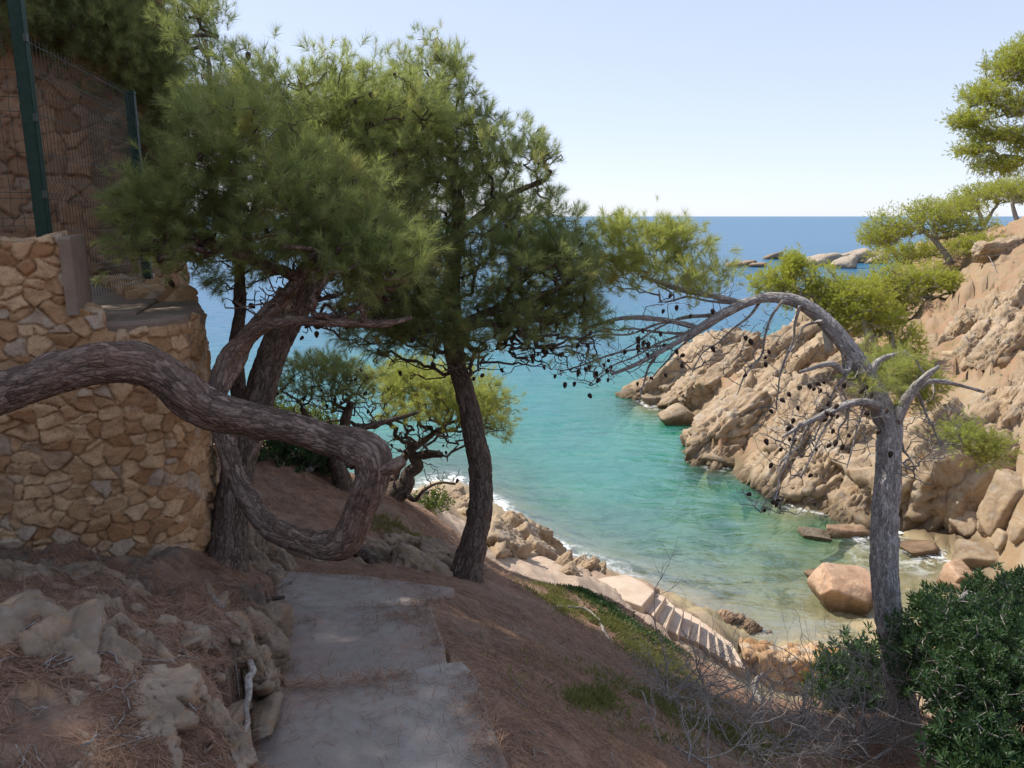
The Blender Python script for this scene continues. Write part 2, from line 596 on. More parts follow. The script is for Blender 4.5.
# work in a compressed plane so that near and far points weigh alike
def warp(xy):
    r = np.linalg.norm(xy, axis=-1, keepdims=True) + 1e-9
    return xy / r * np.log1p(r / 3.0) * 5


cw = warp(ctl[:, :2])
n_c = len(ctl)
A = np.zeros((n_c + 3, n_c + 3))
A[:n_c, :n_c] = -kern(np.linalg.norm(cw[:, None] - cw[None], axis=-1))
A[:n_c, :n_c] -= np.eye(n_c) * -0.02
A[:n_c, n_c] = 1
A[:n_c, n_c + 1:] = cw
A[n_c, :n_c] = 1
A[n_c + 1:, :n_c] = cw.T
rb = np.linalg.solve(A, np.concatenate([ctl[:, 2], [0, 0, 0]]))


def base_h(xy):
    q = warp(np.asarray(xy, float))
    out = np.zeros(len(q))
    for s in range(0, len(q), 20000):
        c = q[s:s + 20000]
        k = -kern(np.linalg.norm(c[:, None] - cw[None], axis=-1))
        out[s:s + 20000] = k @ rb[:n_c] + rb[n_c] + c @ rb[n_c + 1:]
    return out


def zones(xy, z):
    x, y = xy[:, 0], xy[:, 1]
    head = sstep(-1.0, 2.5, x - 6.0 + np.clip((y - 20), 0, 99) * .14 - np.clip(19 - y, 0, 9) * .9) * sstep(14, 18, y)
    near = 1 - head
    p2 = np.stack([x, y, 0 * x], 1)
    bankrock = sstep(0, .35, -x - 0.85 + .22 * (y - 2)) * (1 - sstep(4.1, 4.6, y)) * sstep(.6, 1.4, y)
    shore = near * sstep(9.0, 11.5, y + 0 * x) * (1 - sstep(1.8, 3.2, z) * 0.6)
    return head, bankrock, shore


SLABS = (
    ([(463, 657), (478, 676), (486, 700), (508, 768), (545, 900), (300, 900), (215, 768), (250, 700), (270, 688), (360, 676)], [1.70, 1.70, 1.70, 1.67, 1.62, 1.62, 1.67, 1.71, 1.72, 1.71]),
    ([(430, 603), (437, 622), (446, 650), (452, 690), (400, 712), (262, 716), (270, 650), (276, 607), (360, 605)], [1.98, 1.97, 1.95, 1.90, 1.88, 1.89, 1.96, 2.02, 2.0]),
    ([(276, 572), (322, 570), (362, 572), (400, 578), (440, 587), (455, 592), (425, 604), (424, 640), (360, 645), (272, 645)], [2.28, 2.28, 2.29, 2.30, 2.33, 2.36, 2.26, 2.12, 2.11, 2.12]))
E = [((655, 591), (640, 606)), ((666, 597), (654, 616)), ((675, 606), (666, 628)), ((684, 610), (678, 634)), ((692, 614), (688, 638)), ((701, 620), (699, 642)), ((708, 625), (710, 650)), ((716, 631), (720, 656)),
     ((724, 637), (731, 663)), ((732, 643), (745, 668))]
_sl = []
for _p, _d in SLABS:
    _P = np.array([G(a, b, c) for (a, b), c in zip(_p, _d)])
    _cf = np.linalg.lstsq(np.column_stack([_P[:, :2], np.ones(len(_P))]), _P[:, 2], rcond=None)[0]
    _c = _P[:, :2].mean(0)
    _sl.append((_c + (_P[:, :2] - _c) * 1.02, _cf))
_st = np.array([G(610, 583, 6.6), G(640, 590, 6.6)] + [(G(*a, 6.6 + .175 * i) + G(*b, 6.6 + .175 * i)) / 2 for i, (a, b) in enumerate(E)])


def inside(q, poly):
    r = np.zeros(len(q), bool)
    for a, b in zip(poly, np.roll(poly, -1, 0)):
        cr = (a[1] > q[:, 1]) != (b[1] > q[:, 1])
        r ^= cr & (q[:, 0] < (b[0] - a[0]) * (q[:, 1] - a[1]) / (b[1] - a[1] + 1e-12) + a[0])
    return r


def carve(xy, z):
    z = z.copy()
    k = np.nonzero((np.abs(xy[:, 0]) < 2) & (xy[:, 1] > .5) & (xy[:, 1] < 6))[0]
    for poly, cf in _sl:
        ins = k[inside(xy[k], poly)]
        z[ins] = np.minimum(z[ins], np.column_stack([xy[ins], np.ones(len(ins))]) @ cf - .06)
    k = np.nonzero((xy[:, 0] > 0) & (xy[:, 0] < 8) & (xy[:, 1] > 9) & (xy[:, 1] < 18))[0]
    best = np.full(len(k), 1e9)
    zz = np.zeros(len(k))
    seg = np.zeros(len(k), int)
    for si, (a, b) in enumerate(zip(_st[:-1], _st[1:])):
        d = b[:2] - a[:2]
        t = np.clip(((xy[k] - a[:2]) @ d) / (d @ d), 0, 1)
        ds = np.linalg.norm(xy[k] - a[:2] - t[:, None] * d, axis=1)
        n = ds < best
        best[n] = ds[n]
        seg[n] = si
        zz[n] = (a[2] + t * (b[2] - a[2]))[n]
    z[k] = np.minimum(z[k], zz - np.where(seg == 0, .07, .12 + .22 * (best < .6)) + np.clip(best - .62, 0, 9) * np.where(seg == 0, 3.0, .40) + (best > .6) * (np.clip(2.7 - xy[k, 0], 0, 9) * .9 + np.clip(10.6 - xy[k, 1], 0, 9) * 1.2))
    return z


def height(xy, rough=True):
    xy = np.asarray(xy, float)
    z = base_h(xy)
    if not rough:
        return carve(xy, z)
    head, bank, shore = zones(xy, z)
    p = np.column_stack([xy, np.zeros(len(xy))])
    z = z + .035 * fbm(p * 1.3, 4) + .018 * fbm(p * 8, 3) + .006 * fbm(p * 26, 2)
    z = z + bank * (.06 * fbm(p * 2.6 + 5, 5, True) - .03)
    dip = np.column_stack([xy[:, 0] * .9 + xy[:, 1] * .3, xy[:, 1] * .55 - xy[:, 0] * .2, z * .5])
    z = z + head * (.34 * fbm(dip * .55, 6, True) + .25 * fbm(p * .17, 3)) * sstep(-1.2, 1.2, z) * (1 - .8 * np.exp(-((xy[:, 0] - 10.5) ** 2 + (xy[:, 1] - 19) ** 2) / 14))
    z = z - head * .25 * sstep(-.5, .8, z)
    k = np.nonzero((head > .05) & (z > -.6) & (np.hypot(xy[:, 0], xy[:, 1]) < 75))[0]
    if len(k):
        q = np.column_stack([xy[k, 0] * .9 + xy[k, 1] * .25 - .55 * z[k], xy[k, 1] * .8 - xy[k, 0] * .3, z[k] * .7 + xy[k, 0] * .3])
        q = q + .25 * np.column_stack([pn(q * 1.3), pn(q * 1.3 + 9), pn(q * 1.3 + 19)])
        cv, ce = vor3(q, 3)
        amp = head[k] * (1 - .6 * sstep(5.5, 8.5, z[k])) * (1 - .85 * np.exp(-((xy[k, 0] - 12.5) ** 2 + (xy[k, 1] - 20.5) ** 2) / 22)) * sstep(-.6, .2, z[k])
        z[k] += amp * (.55 * (cv - .5) - .30 * np.exp(-(ce / .08) ** 2))
    z = z + shore * (.18 * fbm(dip * 1.1, 5, True)) * sstep(-1.0, .6, z) * (1 - .75 * sstep(2.2, 3.0, xy[:, 0]) * (1 - sstep(14, 16, xy[:, 1])))
    under = 1 - sstep(-.5, .1, z)
    z = z + under * .10 * fbm(p * .5, 4)
    return carve(xy, z)


ang = np.concatenate([np.arange(-44, 44, .2), np.arange(44, 316, 4.0)])
rad = np.exp(np.arange(math.log(.45), math.log(420), .0125))
rad = np.concatenate([[.02], rad])
AA, RR = np.meshgrid(np.radians(ang), rad, indexing='xy')
XY = np.stack([np.sin(AA) * RR, np.cos(AA) * RR], -1).reshape(-1, 2)
Z = height(XY)
head, bank, shore = zones(XY, Z)
m = NT('ground')
p = m.geo()
nA = m.noise(p, 1.6, 6, .65)
nB = m.noise(p, 9, 6, .7)
nC = m.noise(p, 70, 4, .75)
needle = m.ramp(m.math('ADD', m.math('MULTIPLY', nB, .6), m.math('MULTIPLY', nC, .4)), [(.3, (.12, .066, .043)), (.5, (.255, .15, .10)), (.68, (.39, .25, .175))])
needle = m.mix(m.rng(nA, .48, .62, 0, .75), needle, (.27, .205, .155))
needle = m.mix(m.rng(m.noise(p, .9, 5, .7), .54, .66, 0, .6), needle, (.10, .065, .045))
soil = m.mix(m.rng(m.noise(p, .7, 6, .7), .40, .60), (.33, .205, .125), (.31, .235, .16))
soil = m.mix(m.rng(m.noise(p, 3.0, 6, .75), .52, .64), soil, (.20, .17, .085))
soil = m.mix(m.rng(m.noise(p, 14.0, 4, .7), .50, .70, 0, .6), soil, (.30, .19, .12))
gran = m.mix(m.rng(m.noise(p, 1.1, 6, .7), .42, .6), (.40, .32, .225), (.34, .235, .135))
gran = m.mix(m.rng(nC, .45, .7, 0, .4), gran, (.24, .19, .15))
nrock = m.mix(m.rng(nB, .42, .6), (.15, .115, .09), (.25, .205, .165))
nrock = m.mix(m.rng(m.noise(p, 3.3, 5, .7), .55, .64), nrock, (.34, .22, .12))
nrock = m.mix(m.rng(nC, .45, .7, 0, .5), nrock, (.13, .10, .08))
sand = m.mix(m.rng(m.noise(p, 1.2, 5, .7), .40, .62), (.37, .295, .18), (.29, .24, .145))
weed = m.rng(m.noise(p, .75, 6, .7, .5), .50, .57)
sand = m.mix(m.math('MULTIPLY', weed, m.attr('weed')), sand, (.13, .12, .055))
c = m.mix(m.math('MULTIPLY', m.attr('bank'), m.rng(m.noise(p, 2.1, 6, .7), .50, .56), True), needle, nrock)
c = m.mix(m.attr('path'), c, m.mix(m.rng(nB, .4, .62), (.40, .30, .225), (.50, .39, .295)))
c = m.mix(m.attr('head'), c, m.mix(m.attr('slope'), soil, gran))
c = m.mix(m.attr('shore'), c, gran)
sx = m.n('ShaderNodeSeparateXYZ')
m.set(sx.inputs[0], p)
wet = m.rng(m.math('ADD', sx.outputs[2], m.math('MULTIPLY', m.noise(p, 1.3, 4, .6), -.9)), -.36, .2, 1, 0)
c = m.mix(m.math('MULTIPLY', m.math('MULTIPLY', wet, .8), m.attr('head')), c, (.085, .062, .035))
c = m.mix(m.attr('bed'), c, sand)
hh = m.math('ADD', m.math('MULTIPLY', nB, .5), m.math('MULTIPLY', nC, .25))
rip = m.n('ShaderNodeTexWave')
m.set(rip.inputs['Vector'], p)
rip.inputs['Scale'].default_value = 1.1
rip.inputs['Distortion'].default_value = 9
rip.inputs['Detail'].default_value = 3
m.pbr(c, .92, m.bump(hh, .8, .035), .15)
M['ground'] = m.m
# slope from finite differences
e = .25 + .01 * np.linalg.norm(XY, axis=1)
zx = height(XY + np.column_stack([e, 0 * e]), False)
zy = height(XY + np.column_stack([0 * e, e]), False)
zb = height(XY, False)
slope = np.hypot((zx - zb) / e, (zy - zb) / e)
pp = np.column_stack([XY, Z])
slope = slope + .25 * fbm(pp * .5, 4)
x, y = XY[:, 0], XY[:, 1]
jit = .12 * fbm(pp * 1.5, 4)
bed = 1 - sstep(-.02, .22, Z + jit * .6)
beach = sstep(3.4, 4.2, x) * (1 - sstep(8.0, 10.5, x)) * sstep(12.3, 13, y) * (1 - sstep(18, 19, y)) * (1 - sstep(1.0, 1.5, Z))
bed = np.maximum(bed, beach)
lower = sstep(9.0, 10.0, y + .6 * fbm(pp, 3)) * (1 - head) * (1 - sstep(18, 20, y)) * sstep(2.6, 3.0, Z)
lower = lower * sstep(-2.2, -1.0, x)
sh = np.clip(shore * (1 - sstep(2.2, 2.8, Z)) * (1 - beach), 0, 1)
weedm = sstep(-.1, -.5, Z) * 1.0
ground = mk('ground', np.column_stack([XY, Z]), [grid_quads(len(rad), len(ang), True)[:, ::-1]], M['ground'], attrs={
    'head': head, 'bank': bank, 'shore': sh, 'bed': bed, 'path': lower, 'slope': sstep(.95, 1.45, slope), 'weed': weedm})
ground['kind'] = 'structure'

# ------------------------------------------------------------------ sea
rad2 = np.concatenate([np.exp(np.arange(math.log(6), math.log(300), .011)), np.exp(np.arange(math.log(300), math.log(26000), .09))])
ang2 = np.concatenate([np.arange(-46, 46, .25), np.arange(46, 314, 4.0)])
AA, RR = np.meshgrid(np.radians(ang2), rad2, indexing='xy')
XY2 = np.stack([np.sin(AA) * RR, np.cos(AA) * RR], -1).reshape(-1, 2)
rr2 = np.linalg.norm(XY2, axis=1)
hz = np.full(len(XY2), -20.0)
k = rr2 < 300
hz[k] = height(XY2[k])
depth = np.clip(-hz, 0, 30)
q = np.column_stack([XY2, 0 * rr2])
wv = .045 * pn(q * np.array([.55, .9, 1])) + .03 * pn(q * np.array([1.3, 2.1, 1]) + 9)
wv *= sstep(.1, 1.5, depth) * (1 - sstep(80, 200, rr2))
edge = np.exp(-(np.abs(hz - .02) / .22) ** 2)
expo = sstep(19.0, 21.5, y_ := XY2[:, 1]) + 0.9 * np.exp(-((XY2[:, 0] - 1.9) ** 2 + (XY2[:, 1] - 18.6) ** 2) / 1.6)
foam = np.clip(edge * expo, 0, 1)
m = NT('sea water')
p = m.geo()
dp = m.attr('depth')
lp = m.noise(p, .10, 4, .6)
dpn = m.math('ADD', dp, m.math('MULTIPLY', m.math('SUBTRACT', lp, .5), m.math('MULTIPLY', dp, .9)))
body = m.ramp(m.math('DIVIDE', dpn, 16.0, True), [(.0, (.06, .19, .10)), (.045, (.040, .265, .165)), (.10, (.022, .305, .22)), (.20, (.016, .255, .24)), (.36, (.024, .175, .255)), (.62, (.035, .15, .27)), (1.0, (.05, .165, .30))])
w1 = m.noise(m.scale(p, (.8, 1.5, 1)), 1.1, 5, .6, .6)
w2 = m.noise(m.scale(p, (1, 1.8, 1)), .22, 4, .55, .5)
w3 = m.noise(m.scale(p, (1, 2.6, 1)), .03, 3, .5)
hgt = m.math('ADD', m.math('MULTIPLY', w1, .30), m.math('ADD', m.math('MULTIPLY', w2, .9), m.math('MULTIPLY', w3, 3.0)))
nrm = m.bump(hgt, .85, .45)
op = m.math('SUBTRACT', 1.0, m.math('POWER', 2.718, m.math('MULTIPLY', dpn, -.40)))
df = m.n('ShaderNodeBsdfDiffuse')
m.set(df.inputs['Normal'], m.bump(hgt, .85, .55))
m.set(df.inputs['Color'], body)
tr = m.n('ShaderNodeBsdfTransparent')
m.set(tr.inputs['Color'], m.mix(m.rng(dpn, 0, 2.2), (.96, .99, .96), (.50, .93, .80)))
mx = m.n('ShaderNodeMixShader')
m.set(mx.inputs[0], op)
m.t.links.new(tr.outputs[0], mx.inputs[1])
m.t.links.new(df.outputs[0], mx.inputs[2])
gl = m.n('ShaderNodeBsdfGlossy')
gl.inputs['Roughness'].default_value = .10
m.set(gl.inputs['Normal'], nrm)
fr = m.n('ShaderNodeFresnel')
fr.inputs['IOR'].default_value = 1.33
m.set(fr.inputs['Normal'], nrm)
mx2 = m.n('ShaderNodeMixShader')
m.set(mx2.inputs[0], m.math('MULTIPLY', m.math('MINIMUM', fr.outputs[0], .7), .5))
m.t.links.new(mx.outputs[0], mx2.inputs[1])
m.t.links.new(gl.outputs[0], mx2.inputs[2])
fd = m.n('ShaderNodeBsdfDiffuse')
fd.inputs['Color'].default_value = (.82, .85, .86, 1)
fm = m.math('MULTIPLY', m.math('MULTIPLY', m.attr('foam'), 1.6), m.rng(m.noise(p, 2.2, 6, .75, .8), .46, .60), True)
mx3 = m.n('ShaderNodeMixShader')
m.set(mx3.inputs[0], fm)
m.t.links.new(mx2.outputs[0], mx3.inputs[1])
m.t.links.new(fd.outputs[0], mx3.inputs[2])
m.done(mx3.outputs[0])
sea = mk('sea', np.column_stack([XY2, wv]), [grid_quads(len(rad2), len(ang2), True)[:, ::-1]], m.m, attrs={'depth': depth, 'foam': foam})
sea['kind'] = 'structure'

# ------------------------------------------------------------------ rocks
import bmesh
_ico = {}


def ico(n):
    if n not in _ico:
        bm = bmesh.new()
        bmesh.ops.create_icosphere(bm, subdivisions=n, radius=1)
        V = np.array([v.co[:] for v in bm.verts])
        T = np.array([[v.index for v in f.verts] for f in bm.faces])
        bm.free()
        _ico[n] = (V / np.linalg.norm(V, axis=1)[:, None], T)
    return _ico[n]


def rotm(ax, a):
    ax = np.asarray(ax, float) / np.linalg.norm(ax)
    K = np.array([[0, -ax[2], ax[1]], [ax[2], 0, -ax[0]], [-ax[1], ax[0], 0]])
    return np.eye(3) + math.sin(a) * K + (1 - math.cos(a)) * K @ K


def rock_mesh(seed, dims, sub=4, rough=.06, sharp=16, joints=True, cracks=.05):
    """joint-bounded block with rounded arrises, dims = half sizes"""
    r = np.random.default_rng(seed)
    d, T = ico(sub)
    Ns, H = [], []
    for ax in np.eye(3):
        for s in (-1, 1):
            n = ax * s + r.normal(size=3) * .20
            Ns.append(n / np.linalg.norm(n))
            H.append(r.uniform(.78, 1.0))
    for _ in range(7):
        n = r.normal(size=3)
        Ns.append(n / np.linalg.norm(n))
        H.append(r.uniform(.95, 1.22))
    Ns, H = np.array(Ns), np.array(H)
    c = np.clip(d @ Ns.T, 1e-3, None) / H
    rad_ = (c ** sharp).sum(1) ** (-1 / sharp)
    V = d * rad_[:, None] * np.asarray(dims)
    s = max(dims)
    off = seed * 5.31
    n1 = fbm(V / s * 1.7 + off, 4)
    n2 = fbm(V / s * 6 + off, 3)
    ck = np.abs(pn(V / s * np.array([1.2, 3.0, 2.2]) * 1.5 + off))
    ck2 = np.abs(pn(V / s * np.array([3.0, 1.0, 1.6]) * 1.7 + off + 7))
    if sub >= 5 and joints in ('blocks', 'slabs'):
        q = V / s * np.array([1.9, 4.2, 3.4]) * (1 if joints == 'blocks' else .5) + off
        q = q + .3 * np.column_stack([pn(q * .8), pn(q * .8 + 9), pn(q * .8 + 19)])
        cv, ce = vor3(q, seed)
        cv2, ce2 = vor3(q * 2.3, seed + 1)
        n2 = n2 + (4.2 * (cv - .5) - 5.5 * np.exp(-(ce / .07) ** 2) + 1.9 * (cv2 - .5) - 2.2 * np.exp(-(ce2 / .09) ** 2)) * .9
    dis = rough * (n1 + .35 * n2) - cracks * np.exp(-(ck / .045) ** 2) - cracks * .7 * np.exp(-(ck2 / .04) ** 2)
    V = V + d * (dis * s * .8)[:, None]
    return V, T, np.clip(.5 + .5 * n1, 0, 1)


def put(mb, V, T, t, loc, M3, bias=0):
    mb.add(V @ M3.T + np.asarray(loc), T, None, np.clip(t + bias, 0, 1))


def seat(xy, extra=0.0):
    return float(height(np.array([[xy[0], xy[1]]]))[0]) + extra


def on_px(px, py, t0=5, t1=90):
    """where the line of sight through a pixel meets the modelled terrain"""
    ts = np.exp(np.linspace(math.log(t0), math.log(t1), 260))
    P = CAM + ray(px, py)[None] * ts[:, None]
    h = height(P[:, :2])
    k = np.argmax(P[:, 2] < h)
    return P[k]


def euler(a, b, c):
    return rotm((0, 0, 1), c) @ rotm((0, 1, 0), b) @ rotm((1, 0, 0), a)


# ---- headland outcrops: bedrock slabs that share one joint system, dipping to the water
def outcrop(name, label, pts, seed, mat, smin, smax, dip=-.55, az=.35, sub=5, group=None, elong=(1.7, .8, .75), sink=.25, cracks=.07):
    mb = MB()
    r = np.random.default_rng(seed)
    for i, (px, py, k) in enumerate(pts):
        c = on_px(px, py)
        s = r.uniform(smin, smax) * k
        V, T, t = rock_mesh(seed * 50 + i, np.array(elong) * s * r.uniform(.85, 1.15, 3), sub, .075, 30, 'blocks', cracks)
        if i:
            Vc, Tc, tc = rock_mesh(seed * 50 + i + 900, np.array([np.linalg.norm(c - c_prev) * .75 + .1, s * .5, s * .45]), 3, .06, 12)
            dv = c - c_prev
            put(mb, Vc, Tc, tc, (c + c_prev) / 2 - np.array([0, 0, sink * s + .25 * s]), euler(0, -math.atan2(dv[2], math.hypot(dv[0], dv[1])), math.atan2(dv[1], dv[0])))
        c_prev = c
        put(mb, V, T, t, c - np.array([-.1 * s, -sink * s * 1.2, sink * s]), euler(r.normal() * .2, dip + r.normal() * .16, az + r.normal() * .25), r.normal() * .12)
    o = mb.build(name, mat)
    return tag(o, label, 'rock outcrop', group)


gr = 'rocks of the far headland'
outcrop('rock_outcrop', 'tan jagged point of the headland reaching farthest left into the sea', [
    (648, 390, .8), (662, 382, .9), (675, 378, 1.1), (690, 372, 1.2), (700, 362, 1.2), (712, 356, 1.2), (724, 355, 1.0), (668, 395, .8), (684, 392, .9), (702, 385, 1.1), (716, 378, 1.2), (730, 372, 1.0), (655, 398, .6)], 1, M['rock_land'], .85, 1.25, group=gr)
outcrop('rock_outcrop', 'ribbed tan slab in the middle of the headland rising straight from clear water', [
    (703, 440, .8), (712, 432, 1.0), (724, 424, 1.2), (736, 416, 1.2), (748, 408, 1.1), (712, 448, .7), (728, 444, .9), (742, 436, 1.2), (757, 428, 1.2), (768, 416, 1.0), (716, 418, .8), (730, 404, 1.0), (746, 396, 1.1), (720, 456, .6)], 2, M['rock_land'], .75, 1.1, group=gr)
outcrop('rock_outcrop', 'rough pale crest of the headland right behind the arching grey trunk', [
    (745, 382, 1.0), (760, 376, 1.0), (775, 368, 1.2), (790, 356, 1.3), (800, 344, 1.4), (812, 338, 1.4), (782, 384, 1.1), (798, 374, 1.2), (815, 362, 1.3), (830, 352, 1.2), (765, 396, 1.0), (832, 378, 1.2), (848, 362, 1.0)], 3, M['rock_land'], .8, 1.2, dip=-.7, group=gr)
outcrop('rock_outcrop', 'broken cliff foot of blocks standing in green water left of the grey trunk', [
    (760, 470, .9), (775, 462, 1.1), (790, 452, 1.2), (806, 445, 1.1), (780, 485, .8), (796, 480, 1.0), (812, 474, 1.2), (828, 466, 1.1), (808, 496, .8), (824, 494, 1.0), (842, 488, 1.1), (856, 478, 1.0), (840, 505, .8), (860, 500, 1.0), (778, 440, 1.1), (800, 425, 1.2), (825, 440, 1.2),
    (800, 405, 1.0), (848, 452, 1.1), (866, 458, 1.1)], 4, M['rock_land'], .62, .95, dip=-.8, group=gr)
outcrop('rock_outcrop', 'big smooth rounded slab of bedrock just right of the grey trunk above the cove', [
    (925, 470, 1.5), (948, 478, 1.5), (968, 458, 1.6), (915, 488, 1.1), (985, 476, 1.3), (985, 440, 1.3), (950, 450, 1.2)], 5, M['rock_land'], .85, 1.1, dip=-.5, az=.1, elong=(1.3, 1.0, 1.1), group=gr)
outcrop('rock_outcrop', 'pale angular crag high on the right slope below the umbrella pines', [
    (958, 336, 1.0), (972, 326, 1.1), (985, 334, 1.2), (996, 320, 1.2), (1010, 330, 1.4), (1018, 310, 1.5), (1005, 348, 1.2), (975, 350, 1.0), (945, 348, .8), (1024, 345, 1.4)], 6, M['rock_land'], .5, .75, dip=-1.15, az=.1, elong=(1.2, .7, .8), group=gr)
outcrop('rock_outcrop', 'low tan crag on the slope at the right edge beside dry bushes', [
    (1008, 410, 1.0), (1020, 400, 1.2), (1018, 425, 1.1), (1000, 425, .8), (1024, 440, 1.2), (990, 405, .7)], 7, M['rock_land'], .45, .62, dip=-.9, group=gr)
outcrop('rock_outcrop', 'tan ledge on the skyline of the slope under the topmost pines', [
    (990, 245, .8), (1000, 248, 1.0), (1012, 246, 1.0)], 8, M['rock_land'], .7, .9, dip=-.3, group=gr)


def boulder(label, px, py, z, dims, rot, seed, mat, sub=5, sharp=18, rough=.045, name='boulder', group=None, cracks=.03, drop=None):
    d = ray(px, py)
    c = CAM + d * ((CAM[2] - z) / -d[2])
    if 303 <= seed <= 310:
        c = on_px(px, py, 5, 90) + np.array([-.1, -.25, .30]) * dims[2]
    V, T, t = rock_mesh(seed, dims, sub, rough, sharp, True, cracks)
    mb = MB()
    put(mb, V, T, t, (0, 0, 0), euler(*rot))
    o = mb.build(name, mat)
    o.location = tuple(c)
    return tag(o, label, 'rock', group)


gb = 'loose boulders around the cove'
boulder('large pink flat topped boulder standing in the shallow water of the cove', 846, 590, .32, (.86, .60, .42), (.20, .22, -.2), 301, M['rock_boulder'], 6, 30, .03, group=gb, cracks=.012)
boulder('small weedy brown stone against the left end of the large pink boulder', 822, 578, .05, (.36, .3, .2), (0, .1, .3), 302, M['rock_boulder'], group=gb)
boulder('tall leaning rock with a split face at the foot of the big slab', 966, 502, 1.0, (.62, .5, 1.15), (.15, .55, .3), 303, M['rock_land'], group=gb, cracks=.05)
boulder('narrow grooved rock leaning left beside the tall split rock', 943, 518, .55, (.42, .4, .75), (.1, .65, .2), 304, M['rock_land'], group=gb, cracks=.07)
boulder('rounded boulder under the tall split rock at the water edge', 968, 526, .35, (.6, .45, .38), (0, .2, .5), 305, M['rock_land'], group=gb)
boulder('upright blunt block at the right end of the boulder pile', 1008, 508, 1.1, (.55, .5, .8), (.1, .3, .1), 306, M['rock_land'], group=gb)
boulder('small square pale block at the right edge of the photo', 1022, 532, .8, (.28, .3, .3), (.1, .1, .3), 307, M['rock_land'], 4, group=gb)
boulder('wedge shaped stone in front of the upright blunt block', 988, 528, .4, (.45, .35, .35), (.3, .2, .8), 308, M['rock_land'], group=gb)
boulder('small tan stone wedged between larger blocks near the beach', 1003, 541, .4, (.3, .28, .26), (.2, .4, .2), 309, M['rock_land'], 4, group=gb)
boulder('low wide smooth tan slab lying on the beach behind the green shrub', 992, 560, .28, (.95, .55, .26), (.05, .08, -.35), 310, M['rock_land'], group=gb)
boulder('knobby orange stone in the shallows left of the green shrub', 958, 578, .2, (.40, .34, .36), (.2, .3, .3), 311, M['rock_boulder'], group=gb)
boulder('pale low stone beside the knobby orange stone in the shallows', 967, 590, .12, (.30, .25, .16), (.1, .1, .9), 312, M['rock_boulder'], 4, group=gb)
boulder('flat weedy rock awash in the cove left of the grey trunk', 848, 532, .06, (.75, .3, .17), (0, .05, .1), 313, M['rock_boulder'], group=gb)
boulder('pale spray whitened flat stone at the left end of the awash rock', 815, 535, .04, (.5, .28, .13), (0, .1, -.2), 314, M['rock_pale'], group=gb)
boulder('dark weed covered flat stone awash right of the grey trunk', 921, 550, .0, (.5, .36, .13), (0, 0, .2), 315, M['rock_boulder'], 4, group=gb)
boulder('small brown rock standing in the sea off the middle headland slab', 676, 417, .25, (.75, .5, .5), (.1, -.3, .3), 316, M['rock_land'], group=gb)
boulder('low reddish rock shelf at the water line below the ribbed slab', 722, 461, .1, (.9, .5, .3), (0, .1, -.4), 317, M['rock_land'], group=gb)
boulder('flat rock awash near the tip of the headland', 655, 400, .15, (.8, .5, .3), (0, .1, .2), 318, M['rock_land'], group=gb)
# shore below the near bank
gs = 'shore rocks below the bank'
outcrop('rock_outcrop', 'rounded ribbed tan rock at the water just right of the middle dark trunk', [
    (498, 545, 1.0), (512, 540, 1.2), (526, 540, 1.2), (538, 546, 1.0), (520, 550, 1.0), (505, 552, .8), (536, 556, .7)], 11, M['rock_land'], .38, .50, dip=-.9, az=.2, elong=(1.0, .8, 1.15), sink=.0, group=gs, cracks=.09)
outcrop('rock_outcrop', 'low wave washed brown ledge in front of the small landing', [
    (556, 568, 1.0), (570, 566, 1.0), (583, 568, 1.0), (596, 574, .8), (562, 575, .8)], 12, M['rock_land'], .2, .27, dip=-.3, elong=(1.5, .7, .6), sink=.6, group=gs)
outcrop('rock_outcrop', 'rusty brown rough rocks beside the lower end of the stairs', [
    (722, 619, .8), (734, 624, .9), (746, 630, 1.0), (756, 637, .9)], 13, M['rock_boulder'], .2, .28, dip=-.3, elong=(1.4, .8, .7), sink=.2, group=gs)
outcrop('rock_outcrop', 'sunlit rocks at the surf seen between the gnarled pine and the dark trunk', [
    (448, 497, 1.0), (455, 502, 1.0), (462, 508, 1.0), (470, 514, .9)], 14, M['rock_land'], .3, .42, dip=-.4, az=.8, elong=(1.4, .7, .6), sink=.1, group=gs)
outcrop('rock_outcrop', 'shaded stepped rocks on the bank left of the middle dark trunk', [
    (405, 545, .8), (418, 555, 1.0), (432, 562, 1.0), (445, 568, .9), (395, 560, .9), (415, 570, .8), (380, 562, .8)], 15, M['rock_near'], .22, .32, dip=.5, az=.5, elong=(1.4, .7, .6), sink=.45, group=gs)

# far skerries
d_ = {}
for nm, lab, pts, sd_, s0 in (
        ('sea_rock', 'chain of pale rocks far out beyond the headland beside the umbrella pines', [(805, 261, .6), (815, 260, .9), (826, 258, 1.1), (838, 257, 1.2), (850, 256, 1.3), (862, 255, 1.2), (842, 262, .8), (872, 257, 1.0)], 21, 1.9),
        ('sea_rock', 'small flat dark skerry alone in the open sea near the horizon', [(733, 261, .7), (745, 260, .9), (757, 261, .7)], 22, 1.6),
        ('sea_rock', 'tiny upright skerry in the open sea above the flat one', [(771, 253, .8), (773, 252, .8)], 23, 1.6)):
    mb = MB()
    r = np.random.default_rng(sd_)
    for i, (px, py, k_) in enumerate(pts):
        d = ray(px, py + 6)
        c = CAM + d * (9.5 / -d[2])
        V, T, t = rock_mesh(sd_ * 40 + i, np.array([1.5, .9, .85]) * s0 * k_ * r.uniform(.8, 1.2), 4, .08, 12, True, .06)
        put(mb, V, T, t, c, euler(.1, -.3, r.normal() * .3))
    tag(mb.build(nm, M['rock_pale'] if sd_ == 21 else M['rock_near']), lab, 'rock', 'far rocks in the open sea')

# ---- rocks on the left bank and along the path edge
gn = 'bedrock showing through the left bank'


